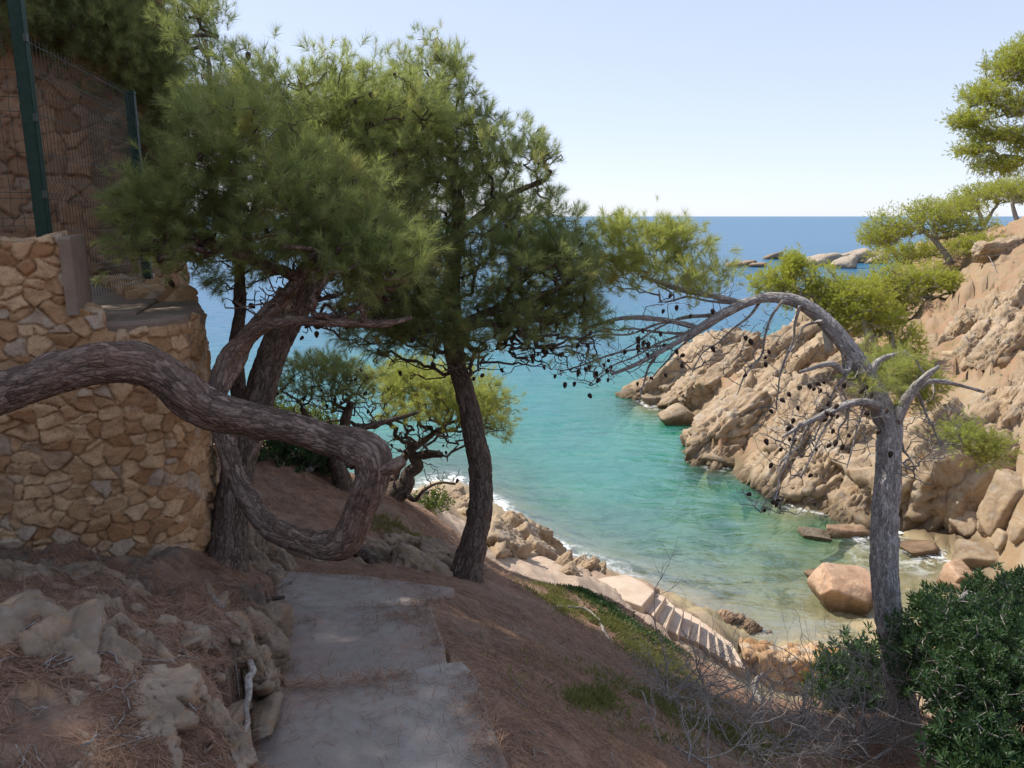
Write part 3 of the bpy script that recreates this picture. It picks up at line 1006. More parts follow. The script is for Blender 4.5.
def near_rock(label, pts, seed, smin, smax, mat='rock_near', elong=(1.6, .85, .5), az=-.75, dip=.15, sink=.45):
    mb = MB()
    r = np.random.default_rng(seed)
    for i, (px, py, k_) in enumerate(pts):
        c = on_px(px, py, 1.2, 9)
        s = r.uniform(smin, smax) * k_ * .85
        V, T, t = rock_mesh(seed * 60 + i, np.array(elong) * s * r.uniform(.8, 1.2, 3), 5, .055, 16, 'slabs', .07)
        if i:
            Vc, Tc, tc = rock_mesh(seed * 60 + i + 900, np.array([np.linalg.norm(c - c_prev) * .7 + .03, s * .5, s * .4]), 3, .06, 12)
            dv = c - c_prev
            put(mb, Vc, Tc, tc, (c + c_prev) / 2 - np.array([0, 0, sink * s + .4 * s]), euler(0, -math.atan2(dv[2], math.hypot(dv[0], dv[1])), math.atan2(dv[1], dv[0])))
        c_prev = c
        put(mb, V, T, t, c - np.array([0, 0, sink * s]), euler(r.normal() * .2, dip + r.normal() * .15, az + r.normal() * .3), r.normal() * .15)
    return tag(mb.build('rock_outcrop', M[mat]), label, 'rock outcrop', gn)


near_rock('grey lichen spotted rock at the left edge of the bank below the wall', [(15, 622, 1.0), (40, 635, 1.0), (8, 640, .9), (55, 655, .8)], 31, .15, .19)
near_rock('long diagonal grey rock rib running down the middle of the bank', [(60, 622, .8), (85, 640, 1.0), (105, 660, 1.1), (125, 680, 1.0), (90, 665, .9), (112, 690, .9), (138, 700, .8)], 32, .10, .14)
near_rock('low rock rib at the bottom left corner showing through needles', [(105, 715, 1.0), (130, 728, 1.0), (150, 745, .9), (70, 735, .6), (85, 755, .7)], 33, .075, .10)
near_rock('pale cracked stones in the needles below the big leaning trunk', [(172, 622, 1.0), (190, 636, 1.0), (205, 640, .9), (180, 640, .8), (160, 610, .7)], 34, .06, .085, dip=0, elong=(1.2, .9, .7))
near_rock('rounded dusty rock shelf at the path edge under the dark trunk', [(262, 548, 1.2), (276, 560, 1.0), (270, 575, 1.0), (254, 565, 1.0), (282, 540, 1.0), (295, 552, .8)], 35, .15, .20, dip=.1, elong=(1.2, .8, .8))
near_rock('pale broken rock face along the left edge of the path', [(268, 618, 1.0), (275, 632, 1.0), (264, 645, 1.1), (272, 658, 1.0), (258, 668, 1.0), (262, 682, .9), (278, 605, .9)], 36, .11, .14, elong=(1.1, .8, 1.0), dip=.2)
near_rock('nearest rock lip beside the lower left corner of the path', [(242, 705, 1.0), (238, 722, 1.0), (228, 740, 1.0), (246, 690, .9), (215, 720, .8)], 37, .08, .11, elong=(1.3, .7, .9))
near_rock('dusty rock under the low bend of the looping trunk', [(310, 560, 1.0), (328, 562, 1.0), (345, 560, .9), (360, 566, .8)], 38, .12, .15, elong=(1.3, .8, .7), sink=.5)
near_rock('grey rock heap against the foot of the stone wall', [(25, 572, 1.0), (55, 565, 1.1), (82, 572, 1.0), (105, 577, .8), (40, 585, .9)], 39, .13, .16, sink=.5)
near_rock('ochre rock knob in the middle of the bank', [(92, 600, 1.0), (112, 612, 1.0), (135, 640, 1.1), (148, 655, 1.0), (125, 628, .8)], 40, .08, .11, elong=(1.5, .8, .6), sink=.4)
near_rock('worn rock lip dividing the bank from the path drop', [(205, 590, .8), (218, 605, .9), (230, 622, .9), (240, 640, .9), (248, 655, .9), (246, 672, .8)], 41, .07, .09, az=-1.1, sink=.45)

# loose stones on the bank
mbs = []
for i, (lab, px, py, s) in enumerate((('round pebble lying alone on the bank near the path edge', 218, 678, .022), ('white chip of stone in the needles above the diagonal rib', 138, 612, .028),
                                      ('squat white stone on the bank left of the cracked pair', 168, 625, .034), ('grey pebble near the bottom of the bank', 205, 700, .014))):
    c = on_px(px, py, 1.2, 9)
    V, T, t = rock_mesh(700 + i, np.array([1.2, 1, .8]) * s, 3, .08, 10)
    mb = MB()
    put(mb, V, T, t, c, euler(.1, .2, i))
    tag(mb.build('stone', M['rock_near']), lab, 'stone')

# ------------------------------------------------------------------ stone walls
def voro(uv, cell, seed, aspect=1.3):
    """F1,F2, id and vector to the nearest seed in a jittered grid"""
    q = uv / np.array([cell * aspect, cell])
    q = q + .24 * np.column_stack([pn(np.column_stack([q * 1.1, 0 * q[:, 0] + seed])), pn(np.column_stack([q * 1.1, 0 * q[:, 0] + seed + 9]))])
    ii = np.floor(q).astype(int)
    best = np.full((3, len(q)), 1e9)
    bid = np.zeros(len(q), int)
    bv = np.zeros((len(q), 2))
    f1 = np.full(len(q), 1e9)
    f2 = np.full(len(q), 1e9)
    r = np.random.default_rng(seed)
    tab = r.uniform(0, 1, (4096, 3))
    for a in (-2, -1, 0, 1, 2):
        for b in (-2, -1, 0, 1, 2):
            cx, cy = ii[:, 0] + a, ii[:, 1] + b
            h = (cx * 73 + cy * 179 + seed * 31) % 4096
            s = np.column_stack([cx + .05 + .9 * tab[h, 0], cy + .05 + .9 * tab[h, 1]])
            v = q - s
            dd = np.linalg.norm(v, axis=1) - .46 * tab[h, 2]     # weights: big and small stones
            nearer = dd < f1
            f2 = np.where(nearer, f1, np.minimum(f2, dd))
            bid = np.where(nearer, h, bid)
            bv = np.where(nearer[:, None], v, bv)
            f1 = np.where(nearer, dd, f1)
    return f1, f2, bid, bv


def stone_wall(name, path, top, bottom, cell, seed, mat, du=.009, thick=.42, relief=.045, fill=.75, parent=None):
    P, _ = resample([np.array([*p_, 0.]) for p_ in path], np.zeros(len(path)), .05)
    s = np.concatenate([[0], np.cumsum(np.linalg.norm(np.diff(P, axis=0), axis=1))])
    u = np.arange(0, s[-1], du)
    px_ = np.interp(u, s, P[:, 0])
    py_ = np.interp(u, s, P[:, 1])
    tx, ty = np.gradient(px_), np.gradient(py_)
    L = np.hypot(tx, ty)
    nx, ny = ty / L, -tx / L
    H = top(u / s[-1])
    Hm = H.max() - bottom
    v = np.arange(0, Hm + du, du)
    extra = np.arange(du, thick + .3, du * 2)
    U, Vv = np.meshgrid(u, np.concatenate([v, Hm + extra]), indexing='ij')
    Hc = (H - bottom)[:, None]
    zz = np.minimum(Vv, Hc)
    over = np.clip(Vv - Hc, 0, None)
    inward = np.minimum(over, thick)
    zz = zz - np.clip(over - thick, 0, 2)
    wob = .02 * fbm(np.column_stack([U.ravel() * 1.5, Vv.ravel() * 1.5, 0 * U.ravel()]), 3)
    uv = np.column_stack([U.ravel(), Vv.ravel()])
    f1, f2, bid, bv = voro(uv, cell, seed)
    tab = np.random.default_rng(seed + 1).uniform(-1, 1, (4096, 5))
    e = f2 - f1
    body = sstep(.0, .15, e)
    n3 = np.column_stack([uv, 0 * uv[:, 0]])
    disp = relief * (body * (fill + .5 * tab[bid, 0]) + body * (tab[bid, 1] * bv[:, 0] + tab[bid, 2] * bv[:, 1]) * 1.3)
    disp += .006 * fbm(n3 * 14, 3) + .012 * body * fbm(n3 * 5 + tab[bid, 3:4] * 9, 3, True) * .6
    disp = (disp + wob).reshape(U.shape)
    topm = (over > 0)
    dn = np.where(topm, 0, disp)
    dz = np.where(topm, disp * .6, 0)
    X = px_[:, None] + nx[:, None] * (dn - inward)
    Y = py_[:, None] + ny[:, None] * (dn - inward)
    Zz = bottom + zz + dz
    V = np.stack([X, Y, Zz], -1).reshape(-1, 3)
    o = mk(name, V, [grid_quads(*U.shape)], mat, parent, True, {'tint': .5 + .5 * tab[bid, 4], 'edge': sstep(.0, .06, e + .05 * fbm(n3 * 30, 2)), 'hue': .5 + .5 * tab[(bid * 7) % 4096, 3]})
    return o


def wall_mat(name, c1, c2, c3, mortar):
    m = NT(name)
    p = m.geo()
    n2 = m.noise(p, 14, 6, .7)
    n3 = m.noise(p, 90, 3, .7)
    c = m.mix(m.attr('tint'), c1, c2)
    c = m.mix(m.rng(m.attr('hue'), .78, .95), c, c3)
    c = m.mix(m.rng(n2, .45, .66, 0, .6), c, m.mix(.5, c1, (.14, .10, .075)))
    c = m.mix(m.rng(n3, .5, .7, 0, .35), c, (.12, .09, .07))
    mo = m.mix(m.rng(n2, .4, .6), mortar, tuple(x * .62 for x in mortar))
    c = m.mix(m.attr('edge'), mo, c)
    h = m.math('ADD', n2, m.math('MULTIPLY', n3, .3))
    m.pbr(c, .9, m.bump(h, .8, .02), .2)
    return m.m


M['wall'] = wall_mat('rubble wall', (.37, .20, .09), (.68, .47, .275), (.50, .40, .30), (.43, .28, .155))
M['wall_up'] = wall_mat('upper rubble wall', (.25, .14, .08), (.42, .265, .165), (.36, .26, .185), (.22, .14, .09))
mc = NT('cement')
p = mc.geo()
n1 = mc.noise(p, 5, 6, .7)
n2 = mc.noise(p, 60, 4, .7)
mc.pbr(mc.mix(mc.rng(n1, .35, .65), (.20, .15, .115), (.28, .22, .17)), .92, mc.bump(mc.math('ADD', n1, mc.math('MULTIPLY', n2, .3)), .6, .02), .2)
M['cement'] = mc.m

wl = thing('stone_wall', 'lower retaining wall of warm tan rubble with a rounded right corner', 'wall', (-2.4, 4.0, 7.5))
lower_path = [(-4.6, 3.25), (-3.6, 3.55), (-2.75, 3.83), (-2.35, 4.0), (-2.10, 4.13), (-1.96, 4.28), (-1.89, 4.5), (-1.95, 4.85), (-2.16, 5.3), (-2.55, 5.9), (-3.1, 6.7)]


def top_lower(f):
    P, _ = resample([np.array([*p_, 0.]) for p_ in lower_path], np.zeros(len(lower_path)), .05)
    s = np.concatenate([[0], np.cumsum(np.linalg.norm(np.diff(P, axis=0), axis=1))])
    xx = np.interp(f * s[-1], s, P[:, 0])
    yy = np.interp(f * s[-1], s, P[:, 1])
    h = np.where((xx < -2.28) & (yy < 4.2), 9.38, 9.0)
    h = np.where((xx > -2.14), 8.90, h)
    return h + .015 * np.sin(f * 90) + .012 * np.sin(f * 47)


stone_wall('masonry', lower_path, top_lower, 7.1, .072, 5, M['wall'], du=.0075, relief=.015, parent=wl)


def slab(mb, poly, z0, z1, bev=.015, tint=.5):
    """prism with a chamfered top edge; z0/z1 numbers or per-vertex lists"""
    poly = np.asarray(poly, float)
    n = len(poly)
    c = poly.mean(0)
    z0 = np.broadcast_to(np.asarray(z0, float), (n,))
    z1 = np.broadcast_to(np.asarray(z1, float), (n,))
    inn = poly + (c - poly) / np.linalg.norm(c - poly, axis=1)[:, None] * bev * 1.3
    V = np.vstack([np.column_stack([poly, z0]), np.column_stack([poly, z1 - bev]), np.column_stack([inn, z1]), [[*c, z1.mean()]]])
    k = np.arange(n)
    k2 = (k + 1) % n
    Q = np.vstack([np.stack([k, k2, n + k2, n + k], 1), np.stack([n + k, n + k2, 2 * n + k2, 2 * n + k], 1)])
    T = np.stack([2 * n + k, 2 * n + k2, np.full(n, 3 * n)], 1)
    mb.add(V, T, Q, tint)


# cement end of the raised pier, cement strip on the rounded corner, ledge
mb = MB()
slab(mb, [(-2.285, 3.99), (-2.235, 4.01), (-2.40, 4.46), (-2.45, 4.44)], 9.0, 9.40)
mb.build('pier_end', M['cement'], wl, False)
mb = MB()
arc = [(-2.17, 4.12), (-2.08, 4.15), (-1.955, 4.28), (-1.875, 4.5), (-1.93, 4.86), (-2.14, 5.32), (-2.47, 5.8)]
arci = [(-2.7, 5.6), (-2.45, 5.2), (-2.3, 4.8), (-2.26, 4.5)]
slab(mb, arc + arci, 8.74, 8.945, .02)
mb.build('cement_cap', M['cement'], wl, False)

# terrace behind the lower wall
mb = MB()
slab(mb, [(-2.6, 4.2), (-2.15, 4.45), (-2.35, 5.2), (-2.9, 6.2), (-3.6, 7.2), (-4.6, 6.6), (-6.5, 5.4), (-6.5, 3.4), (-4.2, 3.75)], 8.5, 8.97, .01)
tr_ = mb.build('terrace', M['cement'], None, False)
tr_['kind'] = 'structure'

upper_path = [(-9.5, 4.0), (-7.5, 4.9), (-5.5, 6.0), (-4.2, 6.85), (-3.45, 7.35), (-3.28, 7.6), (-3.32, 8.0), (-3.8, 8.8), (-4.6, 9.6)]
uw = thing('stone_wall', 'tall upper wall of reddish rubble in shade behind the wire fence', 'wall', (-5, 6.4, 8.5))
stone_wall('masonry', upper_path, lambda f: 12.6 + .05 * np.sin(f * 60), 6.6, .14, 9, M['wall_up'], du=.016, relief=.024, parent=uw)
# earth on top of the upper wall, rising behind it
mb = MB()
gx, gy = np.meshgrid(np.linspace(0, 1, 60), np.linspace(0, 1, 30), indexing='ij')
front = np.array([[-9.5, 4.3], [-5.6, 6.3], [-3.75, 7.6], [-4.2, 8.7]])
bk = np.array([[-14, 9], [-10, 11], [-6, 11.5], [-4.7, 9.6]])
fx = np.stack([np.interp(gx, [0, .4, .8, 1], front[:, i]) for i in (0, 1)], -1)
bx_ = np.stack([np.interp(gx, [0, .4, .8, 1], bk[:, i]) for i in (0, 1)], -1)
hp = fx + (bx_ - fx) * gy[..., None]
hz_ = 12.55 + 1.6 * gy * (1 - gx) + .5 * np.sin(gy * 3.0)
hz_ = np.where(gx > .97, 10.5, hz_)
Vh = np.concatenate([hp, hz_[..., None]], -1).reshape(-1, 3)
Vh[:, 2] += .08 * fbm(Vh * 1.5, 4)
hill = mk('hillside', Vh, [grid_quads(60, 30)[:, ::-1]], M['litter'], attrs={'tint': .4 + 0 * Vh[:, 0]})
hill['kind'] = 'structure'

# ------------------------------------------------------------------ wire fence
mp = NT('green painted steel')
p = mp.geo()
mp.pbr(mp.mix(mp.rng(mp.noise(p, 30, 4, .7), .4, .7), (.010, .034, .024), (.020, .050, .038)), .6, None, .25)
M['post'] = mp.m
mw = NT('galvanised green wire')
mw.pbr((.05, .065, .055), .5, None, .4)
M['wire'] = mw.m
fp = thing('wire_fence', 'dark green welded wire fence with two square posts on the wall top', 'fence', (-2.5, 4.1, 9.35))


def box(mb, c, half, rz=0.0, bev=.004, tint=.5):
    bm = bmesh.new()
    bmesh.ops.create_cube(bm, size=2)
    bmesh.ops.scale(bm, vec=half, verts=bm.verts)
    bmesh.ops.bevel(bm, geom=list(bm.edges), offset=bev, segments=2, affect='EDGES')
    bm.verts.index_update()
    V = np.array([v.co[:] for v in bm.verts]) @ rotm((0, 0, 1), rz).T + np.asarray(c)
    T, Q = [], []
    for f in bm.faces:
        ix = [v.index for v in f.verts]
        for k in range(1, len(ix) - 1):
            T.append([ix[0], ix[k], ix[k + 1]])
    bm.free()
    mb.add(V, T, None, tint)


A_post = np.array([-2.46, 4.18])
B_post = np.array([-2.76, 5.95])
fr_ = math.atan2(*(B_post - A_post)[::-1]) - R(90)
for P2, z0, z1 in ((A_post, 9.36, 10.95), (B_post, 8.95, 10.36)):
    mb = MB()
    box(mb, (P2[0], P2[1], (z0 + z1) / 2), (.031, .031, (z1 - z0) / 2), fr_)
    pst = mb.build('post', M['post'], fp, False)
    mb = MB()
    box(mb, (P2[0], P2[1], z1 + .012), (.034, .034, .012), fr_)
    mb.build('post_cap', M['post'], pst, False)
    for zc in np.linspace(z0 + .25, z1 - .2, 4):
        mb = MB()
        box(mb, (P2[0] + .032, P2[1] - .01, zc), (.008, .016, .02), fr_, .002)
        mb.build('clip', M['wire'], pst, False)


def wire_panel(P0, P1, z0, z1, folds, z0b=None):
    mb = MB()
    L = np.linalg.norm(np.subtract(P1, P0))
    t = np.subtract(P1, P0) / L
    nrm_ = np.array([t[1], -t[0]])
    if z0b is None:
        z0b = z0
    zs = [0]
    for f_ in folds:
        zs += [f_ - .05, f_, f_ + .05]
    zs.append(z1 - z0)
    for s in np.arange(.03, L, .05):
        base = np.array(P0) + t * s
        dz_ = (z0b - z0) * s / L
        P = []
        for z in zs:
            o_ = .028 if any(abs(z - f_) < 1e-6 for f_ in folds) else 0
            P.append([*(base + nrm_ * o_), z0 + z + dz_])
        tube(mb, P, .0014, 4, .5, False)
    for z in [.03, z1 - z0 - .03] + [f_ + q_ for f_ in folds for q_ in (-.05, .05)] + list(np.arange(.2, z1 - z0, .2)):
        P = [[*(np.array(P0)), z0 + z], [*(np.array(P1)), z0b + z]]
        tube(mb, P, .0018, 4, .5, False)
    return mb.build('wire_panel', M['wire'], fp, False)


wire_panel(A_post, B_post, 9.02, 10.40, (.12, .62, 1.18), 9.0)
C_post = A_post + np.array([-2.4, -.75])
wire_panel(C_post, A_post, 9.42, 10.80, (.12, .62, 1.18))
wire_panel(B_post, B_post + np.array([-1.2, 1.5]), 9.0, 10.38, (.12, .62, 1.18))

# ------------------------------------------------------------------ concrete path
mc = NT('path concrete')
p = mc.geo()
n1 = mc.noise(p, 2.2, 6, .65)
n2 = mc.noise(p, 13, 6, .72)
n3 = mc.noise(p, 150, 3, .7)
c = mc.mix(mc.rng(n1, .38, .62), (.27, .232, .20), (.35, .31, .272))
c = mc.mix(mc.rng(n2, .50, .70, 0, .75), c, (.235, .19, .17))
c = mc.mix(mc.rng(n3, .5, .72, 0, .5), c, (.20, .18, .17))
c = mc.mix(mc.rng(mc.noise(p, 1.1, 5, .7), .54, .66, 0, .55), c, (.27, .165, .125))
ns = mc.n('ShaderNodeTexNoise')
mc.set(ns.inputs['Vector'], p)
ns.inputs['Scale'].default_value = 3.5
ns.inputs['Detail'].default_value = 5
wv = mc.n('ShaderNodeVectorMath', operation='MULTIPLY_ADD')
mc.set(wv.inputs[0], ns.outputs['Color'])
wv.inputs[1].default_value = (.35, .35, .35)
mc.set(wv.inputs[2], p)
ck = mc.rng(mc.vor(wv.outputs[0], .95, 'DISTANCE_TO_EDGE'), .0, .010, 1, 0)
ck = mc.math('MULTIPLY', ck, mc.rng(mc.noise(p, 1.6, 3, .6), .46, .54))
c = mc.mix(mc.math('MULTIPLY', ck, .75), c, (.10, .08, .065))
ag = mc.rng(mc.vor(p, 75, 'F1'), .0, .28, 1, 0)
c = mc.mix(mc.math('MULTIPLY', ag, .35), c, (.20, .165, .14))
h = mc.math('ADD', mc.math('MULTIPLY', n2, .6), mc.math('MULTIPLY', n3, .25))
h = mc.math('SUBTRACT', h, mc.math('MULTIPLY', ck, .8))
mc.pbr(c, .9, mc.bump(h, .7, .012), .25)
M['concrete'] = mc.m


def path_slab(px_poly, drops, name='path_slab', n=120):
    """cast slab: outline on a sloping plane, gently worn edge, real thickness"""
    P = np.array([G(a, b, dr) for (a, b), dr in zip(px_poly, drops)])
    A_ = np.column_stack([P[:, :2], np.ones(len(P))])
    cf = np.linalg.lstsq(A_, P[:, 2], rcond=None)[0]
    # densify and roughen the outline
    pts = []
    for a, b in zip(P[:, :2], np.roll(P[:, :2], -1, 0)):
        k_ = max(2, int(np.linalg.norm(b - a) / .03))
        pts += [a + (b - a) * t for t in np.arange(k_) / k_]
    pts = np.array(pts)
    c3 = np.column_stack([pts, 0 * pts[:, 0]])
    pts = pts + .006 * np.column_stack([fbm(c3 * 4, 3), fbm(c3 * 4 + 40, 3)])
    ce = pts.mean(0)
    rings = []
    for f_, dz_ in ((1, -.35), (1, -.05), (.997, -.02), (.988, -.004), (.975, 0), (.93, 0), (.86, 0), (.75, 0), (.6, 0), (.42, 0), (.2, 0), (.03, 0), (.0004, 0)):
        q_ = ce + (pts - ce) * f_
        z = np.column_stack([q_, np.ones(len(q_))]) @ cf + dz_
        q3 = np.column_stack([q_, 0 * z])
        if dz_ > -.3:
            z = z + .010 * fbm(q3 * 2.2, 3) + .003 * fbm(q3 * 14, 2)
            if dz_ < 0 or f_ > .98:
                z = z - .012 * np.clip(fbm(q3 * 6 + 3, 3), 0, 1)
        rings.append(np.column_stack([q_, z]))
    V = np.vstack(rings)
    o = mk(name, V, [grid_quads(len(rings), len(pts), True)], M['concrete'])
    return o, cf


for poly, dr in SLABS:
    o, cf = path_slab(poly, dr)
    o.name = 'path'
    o['kind'] = 'structure'

# ------------------------------------------------------------------ stairs to the cove
ms = NT('stair stone')
p = ms.geo()
n1 = ms.noise(p, 3, 6, .7)
n2 = ms.noise(p, 40, 4, .7)
c = ms.mix(ms.rng(n1, .38, .62), (.50, .38, .285), (.58, .47, .365))
c = ms.mix(ms.rng(n2, .48, .7, 0, .4), c, (.28, .21, .16))
ms.pbr(c, .9, ms.bump(ms.math('ADD', n1, ms.math('MULTIPLY', n2, .3)), .6, .02), .2)
M['stair'] = ms.m
st = thing('stone_stairs', 'flight of fanned stone steps going down to the small beach', 'stairs', (3.4, 13.3, .5))
for i in range(len(E) - 1):
    d0, d1 = 6.6 + .175 * (i + 1), 6.6 + .175 * (i + 2)
    a0, a1 = G(*E[i][0], d0), G(*E[i][1], d0)
    b0, b1 = G(*E[i + 1][0], d0), G(*E[i + 1][1], d0)
    mb = MB()
    slab(mb, [a0[:2] - .02, a1[:2] - .02, b1[:2], b0[:2]], 9.5 - d0 - .8, 9.5 - d0, .014)
    mb.build('step', M['stair'], st, False)
mb = MB()
top_poly = [(604, 577), (626, 574), (642, 581), (655, 591), (642, 606), (625, 600), (604, 588), (590, 581)]
slab(mb, [G(*q_, 6.6)[:2] for q_ in top_poly], 2.0, 2.9, .015)
mb.build('landing', M['stair'], st, False)

# low dry wall by the beach
lw = thing('stone_wall', 'low dry stone wall closing the sandy beach below the shrubs', 'wall', (5.5, 13.6, .7))
a_, b_, c_ = G(742, 656, 8.3), G(800, 660, 8.3), G(885, 668, 8.35)
stone_wall('masonry', [a_[:2], (a_[:2] * .5 + b_[:2] * .5), b_[:2], c_[:2], c_[:2] + [1.5, .2]], lambda f: 1.22 + .05 * np.sin(f * 23) + .03 * np.sin(f * 57), .3, .22, 13, M['wall'], du=.022, thick=.5, relief=.09, fill=.8, parent=lw)
# ------------------------------------------------------------------ trees
def shoot_templates(n_needles, L, ln, width, n=6, seed=0, spread=(.45, 1.1)):
    r = np.random.default_rng(seed)
    out = []
    for _ in range(n):
        t = np.sort(r.uniform(.0, 1, n_needles)) ** .7
        ph = np.arange(n_needles) * 2.399 + r.uniform(0, .5, n_needles)
        el = r.uniform(*spread, n_needles) * (1.15 - .65 * t)
        dirs = np.column_stack([np.sin(el) * np.cos(ph), np.sin(el) * np.sin(ph), np.cos(el)])
        base = np.column_stack([0 * t, 0 * t, t * L])
        l = ln * r.uniform(.7, 1.1, n_needles)
        side = np.cross(dirs, r.normal(size=(n_needles, 3)))
        side /= np.linalg.norm(side, axis=1)[:, None]
        tip = base + dirs * l[:, None]
        V = np.stack([base + side * width / 2, base - side * width / 2, tip], 1)
        out.append(V.reshape(-1, 3))
    return out


def basis(dirs, r):
    d = dirs / (np.linalg.norm(dirs, axis=1)[:, None] + 1e-9)
    a = np.cross(d, r.normal(size=d.shape))
    a /= np.linalg.norm(a, axis=1)[:, None] + 1e-9
    b = np.cross(d, a)
    return np.stack([a, b, d], -1)          # columns


def scatter_shoots(pos, dirs, tint, temps, r, smin=.6, smax=1.2):
    """all shoots of one crown as one array of triangles"""
    Bm = basis(dirs, r)
    s = r.uniform(smin, smax, len(pos))
    which = r.integers(0, len(temps), len(pos))
    Vs, ts = [], []
    for k, T in enumerate(temps):
        i = np.nonzero(which == k)[0]
        if not len(i):
            continue
        V = np.einsum('nij,mj->nmi', Bm[i], T) * s[i, None, None] + pos[i, None]
        Vs.append(V.reshape(-1, 3))
        ts.append(np.repeat(tint[i], len(T)))
    return np.concatenate(Vs), np.concatenate(ts)


def ell(n, px, py, t, rx, ry, rz, r, power=.45, flat=0):
    """n points in an ellipsoid whose centre and radii are read off the photograph"""
    c = D(px, py, t)
    d = r.normal(size=(n, 3))
    d /= np.linalg.norm(d, axis=1)[:, None]
    u = r.uniform(0, 1, n) ** power
    P = d * u[:, None] * np.array([rx / F * t, rz, ry / F * t])
    if flat:
        P[:, 2] = np.where(P[:, 2] < 0, P[:, 2] * flat, P[:, 2])
    return c + P


def grow(seeds, targets, r, step=.12, wob=.25, sag=0.0):
    """connect every target to the nearest wood grown so far; returns chains and end directions"""
    N = np.zeros((len(seeds) + len(targets) * 30, 3))
    n = len(seeds)
    N[:n] = seeds
    root = seeds.mean(0)
    order = np.argsort([np.min(np.linalg.norm(seeds - t, axis=1)) for t in targets])
    par = -np.ones(len(N), int)
    chains, ends = [], []
    for ti in order:
        t = targets[ti]
        dd = np.linalg.norm(N[:n] - t, axis=1)
        j = int(np.argmin(dd + .12 * r.uniform(0, 1) * (N[:n, 2] > t[2])))
        a = N[j]
        L = dd[j]
        k = int(min(24, max(2, L / step)))
        f = np.linspace(0, 1, k + 1)[1:]
        mid = r.normal(size=3) * wob * L * .5 - np.array([0, 0, sag * L])
        pts = a + (t - a) * f[:, None] + (np.sin(f * np.pi))[:, None] * mid
        ids = np.arange(n, n + k)
        N[n:n + k] = pts
        par[n] = j
        par[n + 1:n + k] = ids[:-1]
        chains.append(np.concatenate([[j], ids]))
        ends.append((ti, n + k - 1))
        n += k
    cnt = np.zeros(n)
    for _, e in ends:
        cnt[e] += 1
    for i in range(n - 1, -1, -1):
        if par[i] >= 0:
            cnt[par[i]] += cnt[i]
    return N[:n], cnt, chains, ends


def chain_tubes(mb, N, cnt, chains, tip=.0035, ex=.42, rmax=.05):
    for ch in chains:
        c = cnt[ch].copy()
        c[0] = c[1] if len(c) > 1 else 1
        rr_ = np.minimum(tip * np.maximum(c, 1) ** ex, rmax)
        tube(mb, N[ch], rr_, 7 if rr_[0] > .02 else (5 if rr_[0] > .008 else 3), .5, rr_[0] > .01)


_cone = None


def cone_mesh():
    global _cone
    if _cone is None:
        d, T = ico(3)
        z = d[:, 2]
        rad_ = np.sqrt(np.clip(1 - z * z, 0, 1))
        ph = np.arctan2(d[:, 1], d[:, 0])
        bumps = .12 * np.sin(ph * 5 + z * 9) * np.sin(z * 14)
        prof = rad_ * (1 + bumps) * (.62 - .22 * z)
        V = np.column_stack([np.cos(ph) * prof, np.sin(ph) * prof, z])
        me_o = mk('pine_cone', V * .029, [T], M['cone'], attrs={'tint': .5 + 3 * bumps})
        _cone = me_o.data
        bpy.data.objects.remove(me_o)
    return _cone


def cones(root, pts, r, smin=.65, smax=1.05):
    for P in pts:
        o = bpy.data.objects.new('pine_cone', cone_mesh())
        COL.objects.link(o)
        o.parent = root
        o.location = tuple(P - np.array(root.location))
        o.rotation_euler = (math.pi + r.normal() * .5, r.normal() * .5, r.uniform(0, 6))
        s = r.uniform(smin, smax)
        o.scale = (s, s, s)


def trunk_pts(spec):
    """[(px, py, depth, width_px)]"""
    P = np.array([D(a, b, t) for a, b, t, _ in spec])
    rr_ = np.array([w_ / 2 / F * t for _, _, t, w_ in spec])
    return P, rr_


NEAR_T = shoot_templates(44, .075, .085, .0030, seed=1, spread=(.45, 1.45))
FAR_T = shoot_templates(40, .12, .11, .006, seed=2, spread=(.3, 1.2))


def foliage_pts(N, ends, cnt, par_dir, r, per, jit, up=.35, center=None, wmin=.0):
    pos, dr = [], []
    for ti, e in ends:
        d = N[e] - N[max(e - 2, 0)]
        d = d / (np.linalg.norm(d) + 1e-6)
        for k in range(per):
            v = d * .7 + r.normal(size=3) * .75 + np.array([0, 0, up])
            if center is not None:
                c = N[e] - center
                v = v + .45 * c / (np.linalg.norm(c) + 1e-6)
            v /= np.linalg.norm(v)
            pos.append(N[e] + v * abs(r.normal()) * jit * 1.4 - d * r.uniform(0, .16))
            dr.append(v)
    return np.array(pos), np.array(dr)


